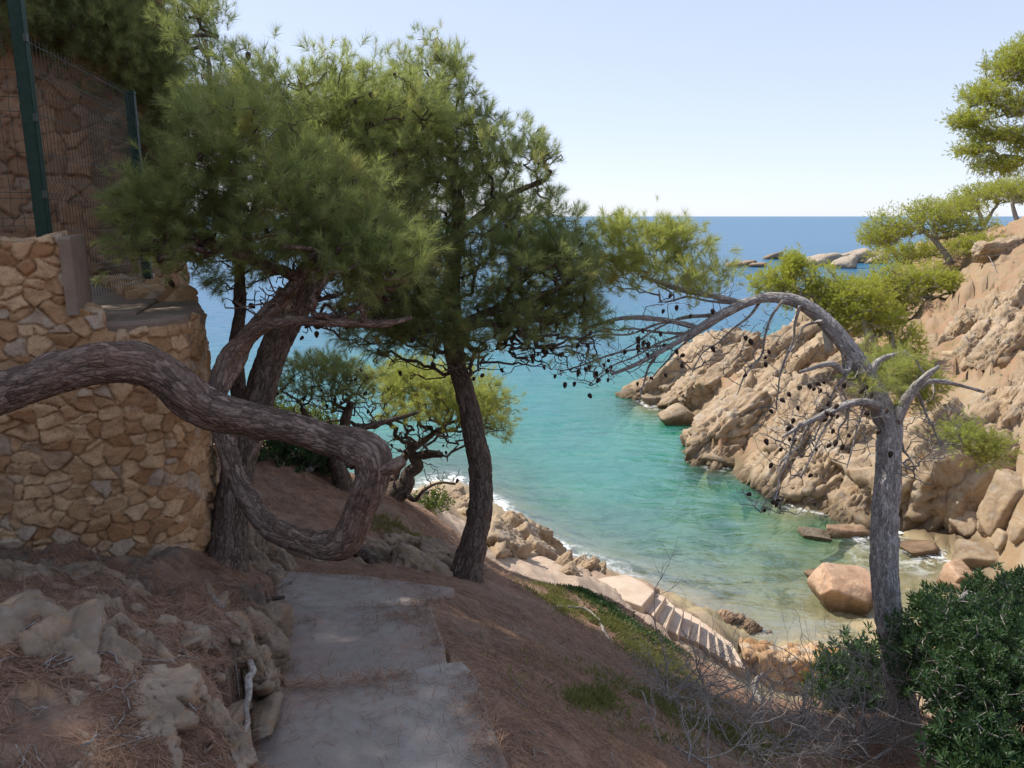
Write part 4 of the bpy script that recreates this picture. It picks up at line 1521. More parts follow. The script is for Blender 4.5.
def pine(name, label, trunks, crowns, bare, seed, bmat, fmat, per=5, jit=.05, n_cones=0, cone_src=None, temps=None, flare=.0, step=.12, tip=.0035, rmax=.05,
         group=None, seg=36, tstep=.02, tint0=(.15, .75), extra_limbs=(), cat='pine tree', dead=0.0, barkamp=.10, wob=.25, seedfrac=0.0, gap=None):
    r = np.random.default_rng(seed)
    mb = MB()
    seeds = []
    base = None
    for i, spec in enumerate(list(trunks) + list(extra_limbs)):
        P, rr_ = trunk_pts(spec)
        P2, r2 = resample(P, rr_, tstep)
        P2 = P2 + .012 * np.column_stack([fbm(P2 * 3 + seed, 2), fbm(P2 * 3 + seed + 20, 2), 0 * P2[:, 0]])
        if base is None:
            base = P2[0]
        bark_tube(mb, P2, r2, seg if i < len(trunks) else max(12, seg // 2), barkamp, seed + i, flare if i == 0 else 0)
        k0 = int(len(P2) * (seedfrac if i == 0 else .1))
        seeds.append(P2[k0::4])
    seeds = np.concatenate(seeds)
    root = thing(name, label, cat, base, group)
    T = np.concatenate([ell(int(n * (1.35 if gap is not None else 1)), *e_, r) for n, *e_ in crowns]) if crowns else np.zeros((0, 3))
    if len(T) and gap is not None:
        T = T[fbm(T * 1.5 + seed * 1.7, 2) > gap]
    Bt = np.concatenate([ell(n, *e_, r) for n, *e_ in bare]) if bare else np.zeros((0, 3))
    allT = np.concatenate([T, Bt])
    N, cnt, chains, ends = grow(seeds, allT, r, step, wob)
    chain_tubes(mb, N, cnt, chains, tip, rmax=rmax)
    mb.build('trunk', bmat, root)
    fe = [e_ for e_ in ends if e_[0] < len(T)]
    if fe:
        cen = T.mean(0) - np.array([0, 0, .6])
        pos, dr = foliage_pts(N, fe, cnt, None, r, per, jit, center=cen)
        clump = fbm(pos * 1.1 + seed, 2) * .30 + r.normal(size=len(pos)) * .13
        zrel = 0
        tint = np.clip(.5 * (tint0[0] + tint0[1]) + (tint0[1] - tint0[0]) * clump, 0, 1)
        tint[(fbm(pos * 2.3 + 31, 2) > .62) | (r.uniform(0, 1, len(pos)) < .015)] = 2.0
        V, tt = scatter_shoots(pos, dr, tint, temps or NEAR_T, r)
        F_ = np.arange(len(V)).reshape(-1, 3)
        mk('crown', V, [F_], fmat, root, False, {'tint': tt})
    if n_cones:
        src = [e_ for e_ in ends if (e_[0] >= len(T)) == (cone_src == 'bare')] if cone_src else ends
        if not src:
            src = ends
        src = sorted(src, key=lambda e_: np.linalg.norm(N[e_[1]] - CAM))[:max(n_cones, int(len(src) * .55))]
        idx = r.choice(len(src), min(n_cones, len(src)), replace=False)
        cones(root, [N[src[k][1]] + r.normal(size=3) * .015 - np.array([0, .05, .04]) for k in idx], r)
    return root


# the looping pine in front
loop_trunk = [(-190, 560, 2.75, 62), (-150, 500, 2.85, 58), (-90, 440, 3.1, 50), (-40, 408, 3.35, 44), (0, 394, 3.5, 41), (50, 376, 3.6, 40), (95, 364, 3.65, 42), (135, 365, 3.7, 42), (165, 376, 3.75, 42), (192, 398, 3.78, 40), (215, 411, 3.8, 37), (248, 419, 3.85, 34),
              (290, 428, 3.85, 33), (328, 440, 3.85, 33), (356, 446, 3.82, 36), (371, 458, 3.8, 40), (372, 480, 3.8, 35), (362, 506, 3.82, 31), (354, 528, 3.85, 33), (344, 543, 3.88, 33), (328, 547, 3.92, 29), (302, 540, 4.0, 25), (272, 528, 4.1, 23), (247, 500, 4.2, 21), (236, 478, 4.25, 19), (228, 455, 4.3, 20),
              (219, 420, 4.4, 19), (218, 385, 4.5, 18), (228, 358, 4.6, 19), (246, 338, 4.7, 18), (268, 312, 4.8, 16), (292, 288, 4.9, 13), (312, 255, 5.0, 9)]
limb1 = [(240, 342, 4.66, 13), (258, 328, 4.6, 13), (285, 321, 4.55, 11), (320, 322, 4.5, 10), (355, 323, 4.5, 9), (385, 324, 4.55, 7), (412, 318, 4.6, 4)]
stub3 = [(383, 470, 3.75, 12), (395, 466, 3.72, 10), (402, 461, 3.7, 8)]
limb2 = [(217, 400, 4.45, 12), (232, 372, 4.6, 12), (250, 340, 4.8, 10), (262, 318, 4.95, 7)]
pine('pine_tree', 'brown pine whose trunk snakes across the wall and loops back over the path', [loop_trunk], [
    (93, 175, 225, 4.7, 62, 42, .35), (187, 300, 215, 4.75, 95, 60, .5), (86, 250, 150, 4.7, 80, 60, .5), (80, 372, 262, 4.6, 62, 40, .4)],
    [(70, 300, 300, 4.7, 90, 30, .4)], 101, M['bark_brown'], M['pine'], per=6, n_cones=22, cone_src=None, extra_limbs=[limb1, limb2, stub3], gap=-0.34, seedfrac=.80, tstep=.014, seg=44, barkamp=.08, tint0=(.1, .8))

# the dark pine at the wall corner
corner = [(226, 588, 4.85, 46), (226, 570, 4.85, 40), (229, 535, 4.88, 36), (234, 495, 4.92, 34), (243, 450, 5.0, 33), (256, 405, 5.08, 33), (270, 362, 5.16, 31), (284, 330, 5.24, 29), (305, 292, 5.32, 25), (318, 250, 5.4, 21), (322, 200, 5.45, 16), (315, 140, 5.5, 10), (300, 80, 5.5, 5)]
c_l1 = [(234, 490, 4.95, 16), (240, 420, 5.3, 15), (236, 350, 5.5, 14), (240, 290, 5.6, 11), (235, 200, 5.6, 8), (215, 110, 5.6, 6), (205, 40, 5.6, 4)]
c_l2 = [(305, 292, 5.32, 14), (340, 262, 5.4, 12), (372, 220, 5.5, 8), (380, 150, 5.6, 5)]
pine('pine_tree', 'tall dark trunked pine rising from the foot of the wall corner', [corner], [
    (200, 325, 135, 5.6, 95, 74, .8), (110, 392, 118, 6.0, 52, 56, .7), (144, 360, 130, 5.7, 70, 70, .7), (172, 330, 205, 5.6, 95, 70, .8), (70, 245, 100, 5.5, 52, 48, .5), (54, 205, 60, 5.7, 32, 62, .4), (43, 215, 130, 5.7, 30, 60, .4), (64, 230, 250, 5.6, 70, 45, .5), (28, 190, 15, 5.9, 30, 40, .4)],
    [(150, 335, 300, 5.5, 80, 40, .5), (60, 270, 310, 5.6, 50, 40, .4), (30, 205, 150, 5.6, 20, 50, .3)], 102, M['bark_dark'], M['pine'], per=5, n_cones=45, flare=.35, extra_limbs=[c_l1, c_l2], gap=-0.34, seedfrac=.5, tint0=(.05, .75))

# the middle pine on the crest of the bank
mid = [(462, 590, 6.5, 38), (466, 573, 6.5, 31), (473, 545, 6.52, 26), (481, 510, 6.55, 24), (480, 470, 6.6, 23), (473, 430, 6.62, 22), (464, 390, 6.65, 21), (455, 355, 6.68, 20), (450, 315, 6.7, 20), (452, 270, 6.7, 17), (458, 220, 6.7, 14), (452, 160, 6.7, 10), (440, 95, 6.7, 5)]
m_l1 = [(452, 330, 6.7, 10), (490, 312, 6.6, 9), (530, 300, 6.5, 7), (566, 285, 6.5, 4)]
m_l2 = [(451, 300, 6.7, 10), (420, 285, 6.5, 9), (385, 270, 6.4, 6)]
m_l3 = [(457, 235, 6.7, 9), (500, 200, 6.7, 7), (545, 180, 6.7, 4)]
pine('pine_tree', 'leaning dark pine with a full crown standing on the bank beside the path end', [mid], [
    (130, 402, 200, 6.2, 52, 95, .7), (302, 460, 215, 6.6, 100, 95, 1.0), (187, 530, 262, 6.6, 70, 66, .8), (95, 440, 118, 6.7, 50, 52, .6), (122, 395, 270, 6.4, 70, 62, .7), (64, 500, 160, 6.7, 55, 50, .6), (79, 572, 275, 6.6, 34, 62, .5), (150, 505, 325, 6.5, 88, 34, .6), (190, 405, 318, 6.4, 80, 36, .6), (60, 560, 330, 6.5, 50, 30, .5), (18, 548, 152, 6.7, 14, 16, .3), (28, 430, 62, 6.7, 40, 24, .4), (64, 400, 160, 6.5, 50, 60, .5)],
    [(260, 460, 350, 6.5, 120, 30, .6), (130, 550, 350, 6.5, 60, 26, .4), (25, 545, 150, 6.7, 24, 26, .3)], 103, M['bark_dark'], M['pine'], per=5, n_cones=70, flare=.25, extra_limbs=[m_l1, m_l2, m_l3], gap=-0.36, seedfrac=.55, tint0=(.0, .7))

# the arching grey pine on the right
arch = [(907, 740, 6.2, 31.8), (904, 715, 6.2, 28.0), (897, 668, 6.2, 25.7), (888, 610, 6.2, 24.9), (884, 560, 6.22, 25.7), (885, 505, 6.25, 25.7), (888, 460, 6.28, 24.3), (891, 430, 6.3, 23.5), (880, 400, 6.32, 20.5), (866, 374, 6.35, 18.9), (848, 348, 6.38, 16.7), (826, 322, 6.42, 15.1), (806, 306, 6.45, 13.6), (788, 299, 6.48, 12.1), (766, 298, 6.5, 9.8), (744, 304, 6.5, 8.3), (722, 314, 6.5, 7.6), (700, 328, 6.5, 6.8), (672, 345, 6.5, 5.3), (640, 362, 6.5, 4.6), (612, 374, 6.5, 3.0)]
a_s1 = [(893, 428, 6.28, 12.8), (902, 405, 6.24, 10.9), (914, 388, 6.2, 8.9), (928, 374, 6.15, 6.4), (940, 366, 6.12, 3.2)]
a_s2 = [(912, 390, 6.2, 6.8), (930, 381, 6.3, 5.2), (955, 384, 6.4, 3.8), (984, 392, 6.5, 2.2)]
a_s3 = [(884, 408, 6.3, 12), (862, 402, 6.1, 8), (838, 408, 6.0, 7), (812, 420, 5.9, 5), (782, 437, 5.85, 3)]
a_s4 = [(852, 354, 6.38, 9), (846, 372, 6.3, 6), (830, 364, 6.2, 5), (800, 372, 6.1, 3)]
a_l1 = [(746, 304, 6.5, 6), (712, 296, 6.6, 6), (676, 288, 6.7, 5), (640, 276, 6.8, 3)]
a_l2 = [(700, 328, 6.5, 5), (664, 320, 6.6, 5), (624, 318, 6.6, 4), (585, 328, 6.6, 3)]
a_l3 = [(868, 378, 6.34, 7), (880, 360, 6.5, 6), (905, 352, 6.6, 4)]
rs_ = np.random.default_rng(9)
strands = []
for x0_, y0_, x1_, y1_, t_ in ((765, 298, 690, 372, 6.5), (748, 304, 640, 392, 6.55), (735, 308, 610, 356, 6.65), (722, 314, 570, 345, 6.7), (712, 320, 585, 384, 6.6), (690, 334, 600, 330, 6.7), (676, 342, 560, 372, 6.65), (660, 350, 640, 400, 6.5), (780, 299, 742, 392, 6.4), (800, 304, 775, 400, 6.4),
                               (740, 304, 655, 302, 6.75), (812, 420, 775, 470, 5.9), (836, 410, 800, 480, 6.0), (850, 404, 835, 452, 6.1), (826, 322, 786, 356, 6.3), (846, 372, 815, 440, 6.25), (872, 386, 846, 470, 6.15), (838, 345, 850, 430, 6.3), (800, 425, 770, 516, 5.85), (905, 352, 935, 395, 6.6), (912, 390, 940, 450, 6.3), (895, 420, 915, 470, 6.2)):
    sp_ = []
    sg_ = rs_.normal() * .12 + .12
    for f_ in np.linspace(0, 1, 6):
        sp_.append((x0_ + (x1_ - x0_) * f_ + rs_.normal() * 2, y0_ + (y1_ - y0_) * f_ - sg_ * 60 * math.sin(f_ * math.pi) * .5 + rs_.normal() * 2, t_ + .1 * math.sin(f_ * 3), 2.9 - 1.9 * f_))
    strands.append(sp_)
pine('pine_tree', 'grey barked pine on the right arching over to the left with bare hanging twigs', [arch], [
    (78, 655, 260, 6.8, 66, 34, .5), (40, 612, 260, 6.8, 30, 34, .4), (26, 872, 372, 6.45, 34, 40, .4), (46, 712, 285, 6.7, 32, 26, .4), (26, 622, 232, 6.8, 26, 12, .3), (30, 672, 240, 6.8, 20, 14, .3)],
    [(420, 650, 340, 6.6, 92, 40, .5), (190, 590, 362, 6.6, 44, 26, .4), (200, 755, 345, 6.5, 56, 44, .4), (330, 800, 425, 6.2, 48, 55, .5), (340, 858, 405, 6.3, 46, 60, .4), (170, 930, 425, 6.3, 34, 34, .4), (90, 775, 495, 6.0, 44, 16, .3), (60, 905, 465, 6.2, 34, 24, .3), (90, 690, 290, 6.7, 60, 20, .4)], 104, M['bark_grey'], M['pine_dry'],
     per=4, n_cones=99, cone_src='bare', extra_limbs=[a_s1, a_s2, a_s3, a_s4, a_l1, a_l2, a_l3] + strands, gap=-0.25, seedfrac=.62, tstep=.016, seg=40, barkamp=.09, tint0=(.2, 1.0), wob=.13, tip=.0018, step=.06)

# gnarled little pines on the bank behind the loop
g1 = [(345, 498, 8.5, 26), (343, 480, 8.5, 18), (336, 460, 8.5, 14), (343, 440, 8.5, 11), (346, 420, 8.5, 10), (352, 402, 8.5, 7)]
g1a = [(340, 452, 8.5, 9), (322, 436, 8.4, 8), (310, 420, 8.3, 6), (302, 408, 8.3, 4)]
g1b = [(344, 436, 8.5, 8), (362, 428, 8.6, 7), (392, 420, 8.8, 5), (420, 412, 8.9, 3)]
pine('pine_tree', 'small twisted dark pine seen through the loop of the brown trunk', [g1], [(150, 330, 380, 8.6, 66, 26, .6)], [(60, 345, 398, 8.5, 60, 26, .5)], 105, M['bark_dark'], M['pine_dark'], per=4, n_cones=20, extra_limbs=[g1a, g1b], seedfrac=.3, tstep=.03, seg=20, tint0=(.3, .9))
g2 = [(383, 505, 9.3, 30), (396, 492, 9.3, 24), (406, 484, 9.3, 18), (408, 474, 9.3, 14), (418, 466, 9.3, 12), (412, 456, 9.3, 9), (410, 444, 9.3, 7)]
g2a = [(392, 494, 9.35, 12), (396, 470, 9.5, 10), (412, 450, 9.6, 8), (428, 438, 9.7, 6), (440, 428, 9.7, 4)]
g2b = [(414, 456, 9.3, 8), (430, 454, 9.2, 8), (442, 455, 9.1, 6)]
g2c = [(402, 490, 9.3, 6), (414, 500, 9.1, 5), (424, 490, 9.0, 3), (440, 483, 9.0, 2), (456, 484, 9.0, 2)]
pine('pine_tree', 'low gnarled pine with a flat yellow green top left of the middle trunk', [g2], [(330, 440, 396, 9.7, 72, 26, .9), (90, 400, 378, 9.7, 40, 12, .6), (60, 492, 415, 9.6, 26, 24, .6)], [(260, 425, 428, 9.5, 72, 24, .7), (120, 330, 410, 9.2, 60, 24, .6), (30, 440, 470, 9.2, 24, 20, .3)], 106, M['bark_dark'], M['pine_dry'], per=5, n_cones=25, extra_limbs=[g2a, g2b, g2c], seedfrac=.4, tstep=.03, seg=20, tint0=(.2, 1.0))

# pine on top of the upper wall (its crown hangs over it)
t1 = [(40, -190, 7.9, 34), (45, -260, 7.9, 30), (55, -330, 7.9, 22), (60, -420, 7.9, 12)]
pine('pine_tree', 'dark drooping pine above the upper wall filling the top left corner', [t1], [
    (330, 60, 25, 6.7, 85, 50, .9), (300, 125, 45, 7.0, 50, 62, .8), (240, 158, 110, 7.2, 26, 95, .4), (160, 30, -60, 7.4, 120, 70, 1.2), (120, 150, -50, 7.6, 60, 70, .8), (60, 150, 160, 7.5, 18, 30, .3)],
    [(50, 130, 110, 7.2, 30, 30, .3)], 107, M['bark_dark'], M['pine_dark'], per=7, seedfrac=0, tstep=.06, seg=16, tint0=(.2, .9), jit=.08, step=.2)

for lab, x_, y_, h_, cr in (('added pine out of view on the left above the wall, shading bank and path', -7.2, 5.6, 12.4, [(520, -6.0, 5.3, 14.2, 2.3, 1.7, 1.5), (260, -7.6, 4.6, 15.2, 2.0, 1.6, 1.3), (320, -4.7, 3.5, 13.0, 1.7, 1.7, 1.0), (200, -4.8, 5.2, 13.9, 1.6, 1.4, 1.0), (260, -4.5, 5.9, 13.1, 1.2, 1.3, .9)]),):  # unseen pine, added with its crowns set to keep sun off bank and path
    r_ = np.random.default_rng(int(h_ * 10))
    P, rr_ = resample(np.array([(x_, y_, h_ - 3.5), (x_ + .1, y_, h_ - 1), (x_ + .5, y_, h_ + 1), (x_ + .8, y_, h_ + 2.4)]), np.array([.22, .2, .15, .06]), .08)
    mb = MB()
    bark_tube(mb, P, rr_, 16, .1, 5)
    root = thing('pine_tree', lab, 'pine tree', P[0])
    T = []
    for n_, cx_, cy_, cz_, ax_, ay_, az_ in cr:
        d = r_.normal(size=(n_, 3))
        d /= np.linalg.norm(d, axis=1)[:, None]
        T.append(np.array([cx_, cy_, cz_]) + d * (r_.uniform(0, 1, n_) ** .45)[:, None] * np.array([ax_, ay_, az_]))
    N, cnt, chains, ends = grow(P[len(P) // 2::3], np.concatenate(T), r_, .3)
    chain_tubes(mb, N, cnt, chains, .005, rmax=.08)
    mb.build('trunk', M['bark_dark'], root)
    pos, dr = foliage_pts(N, ends, cnt, None, r_, 6, .14)
    V, tt = scatter_shoots(pos, dr, np.clip(r_.normal(.4, .2, len(pos)), 0, 1), FAR_T, r_)
    mk('crown', V, [np.arange(len(V)).reshape(-1, 3)], M['pine_dark'], root, False, {'tint': tt})

# headland pines
FARK = dict(temps=FAR_T, tstep=.2, seg=12, step=.5, tip=.010, rmax=.12, per=9, jit=.13)


def far_pine(label, trunk, crowns, seed, fm='pine_far', group='pines on the right headland', **kw):
    k = dict(FARK)
    k.update(kw)
    return pine('pine_tree', label, trunk, crowns, [], seed, M['bark_grey'], M[fm], group=group, tint0=(.25, 1.0), **k)


far_pine('tall pine at the upper right edge, its big crown cut off by the photo', [[(1120, 330, 34, 26), (1110, 240, 34, 24), (1090, 160, 34, 20), (1060, 110, 34, 12)]], [
    (300, 1012, 66, 34, 26, 20, 1.5), (170, 984, 96, 34, 22, 12, 1.2), (130, 967, 120, 34, 18, 8, 1.0), (170, 992, 134, 34, 26, 10, 1.2), (170, 1012, 106, 34, 26, 14, 1.4), (110, 974, 150, 34, 20, 6, 1.0), (190, 1002, 164, 34, 32, 9, 1.2), (160, 1026, 140, 34, 20, 14, 1.2), (260, 1040, 60, 34, 34, 34, 1.6)], 201, seedfrac=.4, wob=.2)
far_pine('wide umbrella pine on the headland with a leaning pale trunk', [[(951, 264, 44, 7), (944, 252, 44, 6), (934, 240, 44, 5), (926, 232, 44, 3)]], [
    (364, 920, 222, 44, 58, 18, 1.6), (224, 945, 210, 44, 38, 13, 1.4), (168, 884, 232, 44, 30, 11, 1.2), (112, 880, 240, 44, 20, 7, 1.0), (125, 965, 228, 44, 34, 13, 1.2)], 202, seedfrac=.3)
far_pine('low lush yellow green pine below the umbrella pine', [[(946, 312, 38, 9), (935, 302, 38, 7), (920, 292, 38, 5), (905, 284, 38, 3)]], [
    (420, 908, 282, 38, 52, 20, 1.6), (224, 876, 296, 38, 30, 16, 1.2), (168, 940, 282, 38, 22, 9, 1.2), (112, 895, 306, 38, 22, 12, 1.0)], 203, seedfrac=.2)
far_pine('slim pine on the skyline near the right edge, the left one of the topmost group', [[(982, 226, 52, 5), (980, 214, 52, 4), (974, 202, 52, 3)], [(984, 226, 52, 4), (992, 212, 52, 3), (998, 204, 52, 2)]], [
    (308, 985, 196, 52, 34, 12, 1.6), (140, 1004, 190, 52, 24, 9, 1.4), (112, 960, 206, 52, 20, 7, 1.0)], 204, seedfrac=.3)
far_pine('pine on the skyline at the right edge, the right one of the topmost group', [[(1020, 226, 50, 5), (1014, 212, 50, 4), (1012, 200, 50, 3)]], [(336, 1020, 190, 50, 34, 14, 1.8), (168, 1040, 196, 50, 26, 10, 1.4)], 205, seedfrac=.3)
far_pine('rounded pine on the bare slope between the umbrella pine and the right edge', [[(990, 268, 42, 6), (986, 256, 42, 5), (980, 246, 42, 3)]], [
    (200, 978, 246, 42, 26, 10, 1.2), (120, 1000, 254, 42, 20, 9, 1.0)], 210, seedfrac=.3)
far_pine('bushy pine filling the gap under the wide umbrella pine', [[(915, 282, 46, 6), (912, 268, 46, 5), (906, 256, 46, 3)]], [
    (240, 902, 254, 46, 34, 12, 1.4), (140, 935, 250, 46, 26, 10, 1.2)], 211, seedfrac=.3)
far_pine('feathery green pine rising behind the top of the grey arch', [[(830, 352, 30, 9), (826, 330, 30, 8), (820, 310, 30, 6), (812, 292, 30, 4)]], [
    (237, 812, 290, 30, 36, 26, 1.2), (168, 793, 268, 30, 9, 14, .6), (210, 838, 300, 30, 28, 20, 1.0), (125, 770, 285, 30, 22, 18, .8), (84, 845, 322, 30, 24, 14, .8)], 206, seedfrac=.2)
far_pine('bushy pine growing on the slope right of the grey arch', [[(868, 340, 29, 7), (864, 320, 29, 6), (860, 305, 29, 4)]], [
    (237, 860, 302, 29, 34, 24, 1.1), (154, 880, 320, 29, 22, 20, .9), (98, 905, 345, 29, 22, 20, .8)], 207, seedfrac=.2)
far_pine('dark green pine bush clinging to the cliff behind the grey trunk', [[(902, 400, 24, 6), (898, 385, 24, 5), (892, 372, 24, 3)]], [
    (182, 890, 372, 24, 34, 28, .9), (98, 920, 390, 24, 22, 22, .7)], 208, fm='pine_dry', seedfrac=.2)
far_pine('small pine with fresh green tips beside the rounded slab', [[(965, 452, 18, 6), (960, 440, 18, 5), (955, 428, 18, 3)]], [
    (44, 964, 438, 18, 18, 12, .5), (56, 985, 452, 18, 18, 14, .4)], 209, fm='pine_dry', seedfrac=.2)

# ------------------------------------------------------------------ shrubs
def leaf_quads(pos, dirs, ln, wd, r, fold=.35):
    """folded lanceolate leaves: 2 quads each"""
    Bm = basis(dirs, r)
    n = len(pos)
    a, d = Bm[:, :, 0], Bm[:, :, 2]
    b = Bm[:, :, 1]
    L = (ln * r.uniform(.7, 1.15, n))[:, None]
    W = (wd * r.uniform(.8, 1.2, n))[:, None]
    p0 = pos
    p1 = pos + d * L * .55 + a * W * .5 + b * W * fold * .5
    p2 = pos + d * L - b * L * .10
    p3 = pos + d * L * .55 - a * W * .5 + b * W * fold * .5
    pm = pos + d * L * .55
    V = np.stack([p0, p1, p2, p3, pm], 1).reshape(-1, 3)
    k = np.arange(n)[:, None] * 5
    T = np.concatenate([k + [0, 1, 4], k + [1, 2, 4], k + [4, 2, 3], k + [0, 4, 3]])
    return V, T


def rosette_shrub(name, label, lobes, base, seed, fmat, n, ln=.085, wd=.022, leaves=16, cat='shrub', group=None, stem=.006, tint0=(.0, .9)):
    r = np.random.default_rng(seed)
    root = thing(name, label, cat, base, group)
    T = np.concatenate([ell(int(n * f_), *e_, r, .33) for f_, *e_ in lobes])
    T = T + .05 * r.normal(size=T.shape)
    mb = MB()
    b = np.asarray(base, float)
    seeds = b + np.array([[0, 0, .05 * k_] for k_ in range(8)])
    N, cnt, chains, ends = grow(seeds, T, r, .15, .3)
    chain_tubes(mb, N, cnt, chains, stem * .5, .42, .035)
    mb.build('stems', M['bark_grey'], root).name = 'stem'
    cen = T.mean(0) - np.array([0, 0, .5])
    pos, dr, tt = [], [], []
    for ti, e in ends:
        o_ = N[e] - cen
        o_ /= np.linalg.norm(o_) + 1e-6
        ax = o_ + np.array([0, 0, .5]) + r.normal(size=3) * .35
        ax /= np.linalg.norm(ax)
        tn = np.clip(r.normal(.4, .2) + .3 * pn(N[e][None] * 2.1)[0], 0, 1)
        ph0 = r.uniform(0, 6)
        A_ = basis(ax[None], r)[0]
        for k_ in range(leaves):
            el = .35 + .95 * (1 - k_ / leaves) + r.normal() * .12
            ph = ph0 + k_ * 2.399
            v = A_ @ np.array([math.sin(el) * math.cos(ph), math.sin(el) * math.sin(ph), math.cos(el)])
            pos.append(N[e] - ax * (.07 * (1 - k_ / leaves)))
            dr.append(v)
            tt.append(np.clip(tn + r.normal() * .1 + .25 * (k_ / leaves - .5), 0, 1))
    V, Tt = leaf_quads(np.array(pos), np.array(dr), ln, wd, r)
    tt = np.clip(tint0[0] + (tint0[1] - tint0[0]) * np.array(tt), 0, 1)
    mk('leaves', V, [Tt], fmat, root, False, {'tint': np.repeat(tt, 5)}).name = 'foliage'
    return root


rosette_shrub('evergreen_shrub', 'big glossy dark green shrub filling the lower right corner', [
    (.34, 985, 656, 5.4, 68, 58, .5), (.26, 1000, 700, 4.9, 75, 50, .5), (.18, 930, 660, 5.7, 40, 40, .4), (.22, 1036, 625, 5.8, 40, 46, .4)], G(985, 800, 4.2), 401, M['leaf'], 1500, ln=.056, wd=.016, leaves=17)
rosette_shrub('evergreen_shrub', 'glossy dark shrub behind the foot of the grey trunk on its left', [
    (.55, 862, 668, 7.2, 36, 30, .4), (.45, 850, 690, 6.9, 34, 24, .4)], G(865, 735, 4.7), 402, M['leaf'], 300, ln=.09, leaves=14, tint0=(.1, 1))
rosette_shrub('evergreen_shrub', 'upper part of the hedge of shrubs at the right edge above the corner shrub', [
    (.5, 1004, 604, 7.5, 32, 28, .5), (.5, 950, 620, 7.0, 34, 26, .4)], G(990, 690, 5.0), 403, M['leaf'], 380, leaves=16)
rosette_shrub('evergreen_shrub', 'small shrub at the bottom edge right of the dry twigs', [(1, 985, 755, 4.6, 60, 22, .3)], G(985, 800, 3.9), 404, M['leaf'], 170, ln=.075)
rosette_shrub('leafy_bush', 'dark leafy bush on the bank seen below the loop of the trunk', [(.6, 285, 452, 8.6, 40, 18, .5), (.4, 325, 455, 8.8, 26, 16, .4)], G(300, 480, 2.75), 405, M['leaf'], 380, ln=.07, wd=.028, leaves=12, tint0=(.3, 1))
rosette_shrub('leafy_bush', 'sunlit yellow green bush behind the dark leafy bush on the bank', [(.6, 300, 425, 10.5, 44, 20, .6), (.4, 270, 415, 10.5, 22, 20, .4)], G(300, 470, 3.2), 406, M['leaf2'], 340, ln=.07, wd=.025, leaves=12)
rosette_shrub('leafy_bush', 'bright green low bush on the bank edge above the surf', [(1, 428, 500, 10.3, 26, 7, .4)], G(425, 507, 3.9), 407, M['leaf2'], 120, ln=.05, wd=.02, leaves=12)
rosette_shrub('leafy_bush', 'bright green sprig at the foot of the beach wall', [(1, 812, 690, 12.5, 12, 9, .3)], G(812, 697, 8.6), 408, M['leaf2'], 60, ln=.06, wd=.02, leaves=10)
rosette_shrub('leafy_bush', 'little green plant alone in the needles of the bank', [(1, 522, 631, 6.6, 3, 5, .04)], G(522, 636, 2.95), 409, M['leaf'], 14, ln=.03, wd=.012, leaves=8)
rosette_shrub('leafy_bush', 'sparse green seedling in front of the dry twigs low on the bank', [(1, 595, 700, 4.7, 22, 14, .12)], G(597, 722, 2.62), 410, M['leaf2'], 60, ln=.03, wd=.014, leaves=8, tint0=(.0, .5))
for i, (lab, px, py, t, rx, ry) in enumerate((
        ('dry grey green bush on the cliff below the angular crag', 990, 372, 28, 22, 9), ('low green bush at the right edge below the tan crag', 1005, 470, 19, 16, 10),
        ('brownish bush on the upper slope under the skyline pines', 1000, 280, 34, 30, 8), ('small green bush on the cliff left of the tan crag', 955, 385, 26, 10, 10),
        ('tiny green tuft growing in a crack of the ribbed headland slab', 785, 405, 30, 8, 5), ('dry bush on the bare slope below the lush low pine', 950, 322, 34, 22, 7),
        ('low dry bush beside the pale crag on the orange slope', 930, 345, 31, 16, 7),
        ('spreading brown bush near the top of the orange slope at the right edge', 1014, 262, 36, 18, 8), ('round olive bush halfway down the orange slope', 968, 300, 36, 18, 8),
        ('thin dry bush on the orange slope under the angular crag', 975, 362, 28, 16, 6), ('small bush at the very right edge beside the angular crag', 1020, 365, 27, 12, 8),
        ('flat dry bush on the slope left of the round olive bush', 940, 308, 37, 16, 6))):
    c = on_px(px, py, 5, 90)
    tt_ = float(np.linalg.norm(c - CAM)) * .98
    rosette_shrub('dry_bush', lab, [(1, px, py - ry * .5, tt_, rx, ry, .8)], c, 420 + i, M['pine_dry'] if i % 2 == 0 else M['leaf2'], 130, ln=.13, wd=.03, leaves=10, group='bushes on the right slope', stem=.004)

# ------------------------------------------------------------------ dead brush
def brush(name, label, px, py, drop, n, size, seed, lean=(0, 0, 0), thick=.008, cat='dead branch', levels=4, group=None, spread=.9):
    r = np.random.default_rng(seed)
    mb = MB()
    base = on_px(px, py, 1.5, 30)

    def rec(p, d, L, rad_, lev):
        k_ = 7
        P = [p]
        for i in range(k_):
            d = d + r.normal(size=3) * .17 + np.array([0, 0, .02])
            d = d / np.linalg.norm(d)
            P.append(P[-1] + d * L / k_)
        P = np.array(P)
        tube(mb, P, np.linspace(rad_, rad_ * .5, len(P)), 7 if rad_ > .006 else 4, r.uniform(.2, .9), rad_ > .004)
        if lev > 0:
            for i in range(r.integers(2, 5)):
                j = r.integers(2, len(P))
                dd = d + r.normal(size=3) * .75
                rec(P[j], dd / np.linalg.norm(dd), L * r.uniform(.5, .8), rad_ * .55, lev - 1)

    for _ in range(n):
        d = r.normal(size=3) * np.array([spread, spread, .35]) + np.array([0, 0, .55]) + np.array(lean)
        rec(base + r.normal(size=3) * .04, d / np.linalg.norm(d), size * r.uniform(.6, 1.1), thick * r.uniform(.7, 1.2), levels - 1)
    o = mb.build(name, M['twig'])
    return tag(o, label, cat, group)


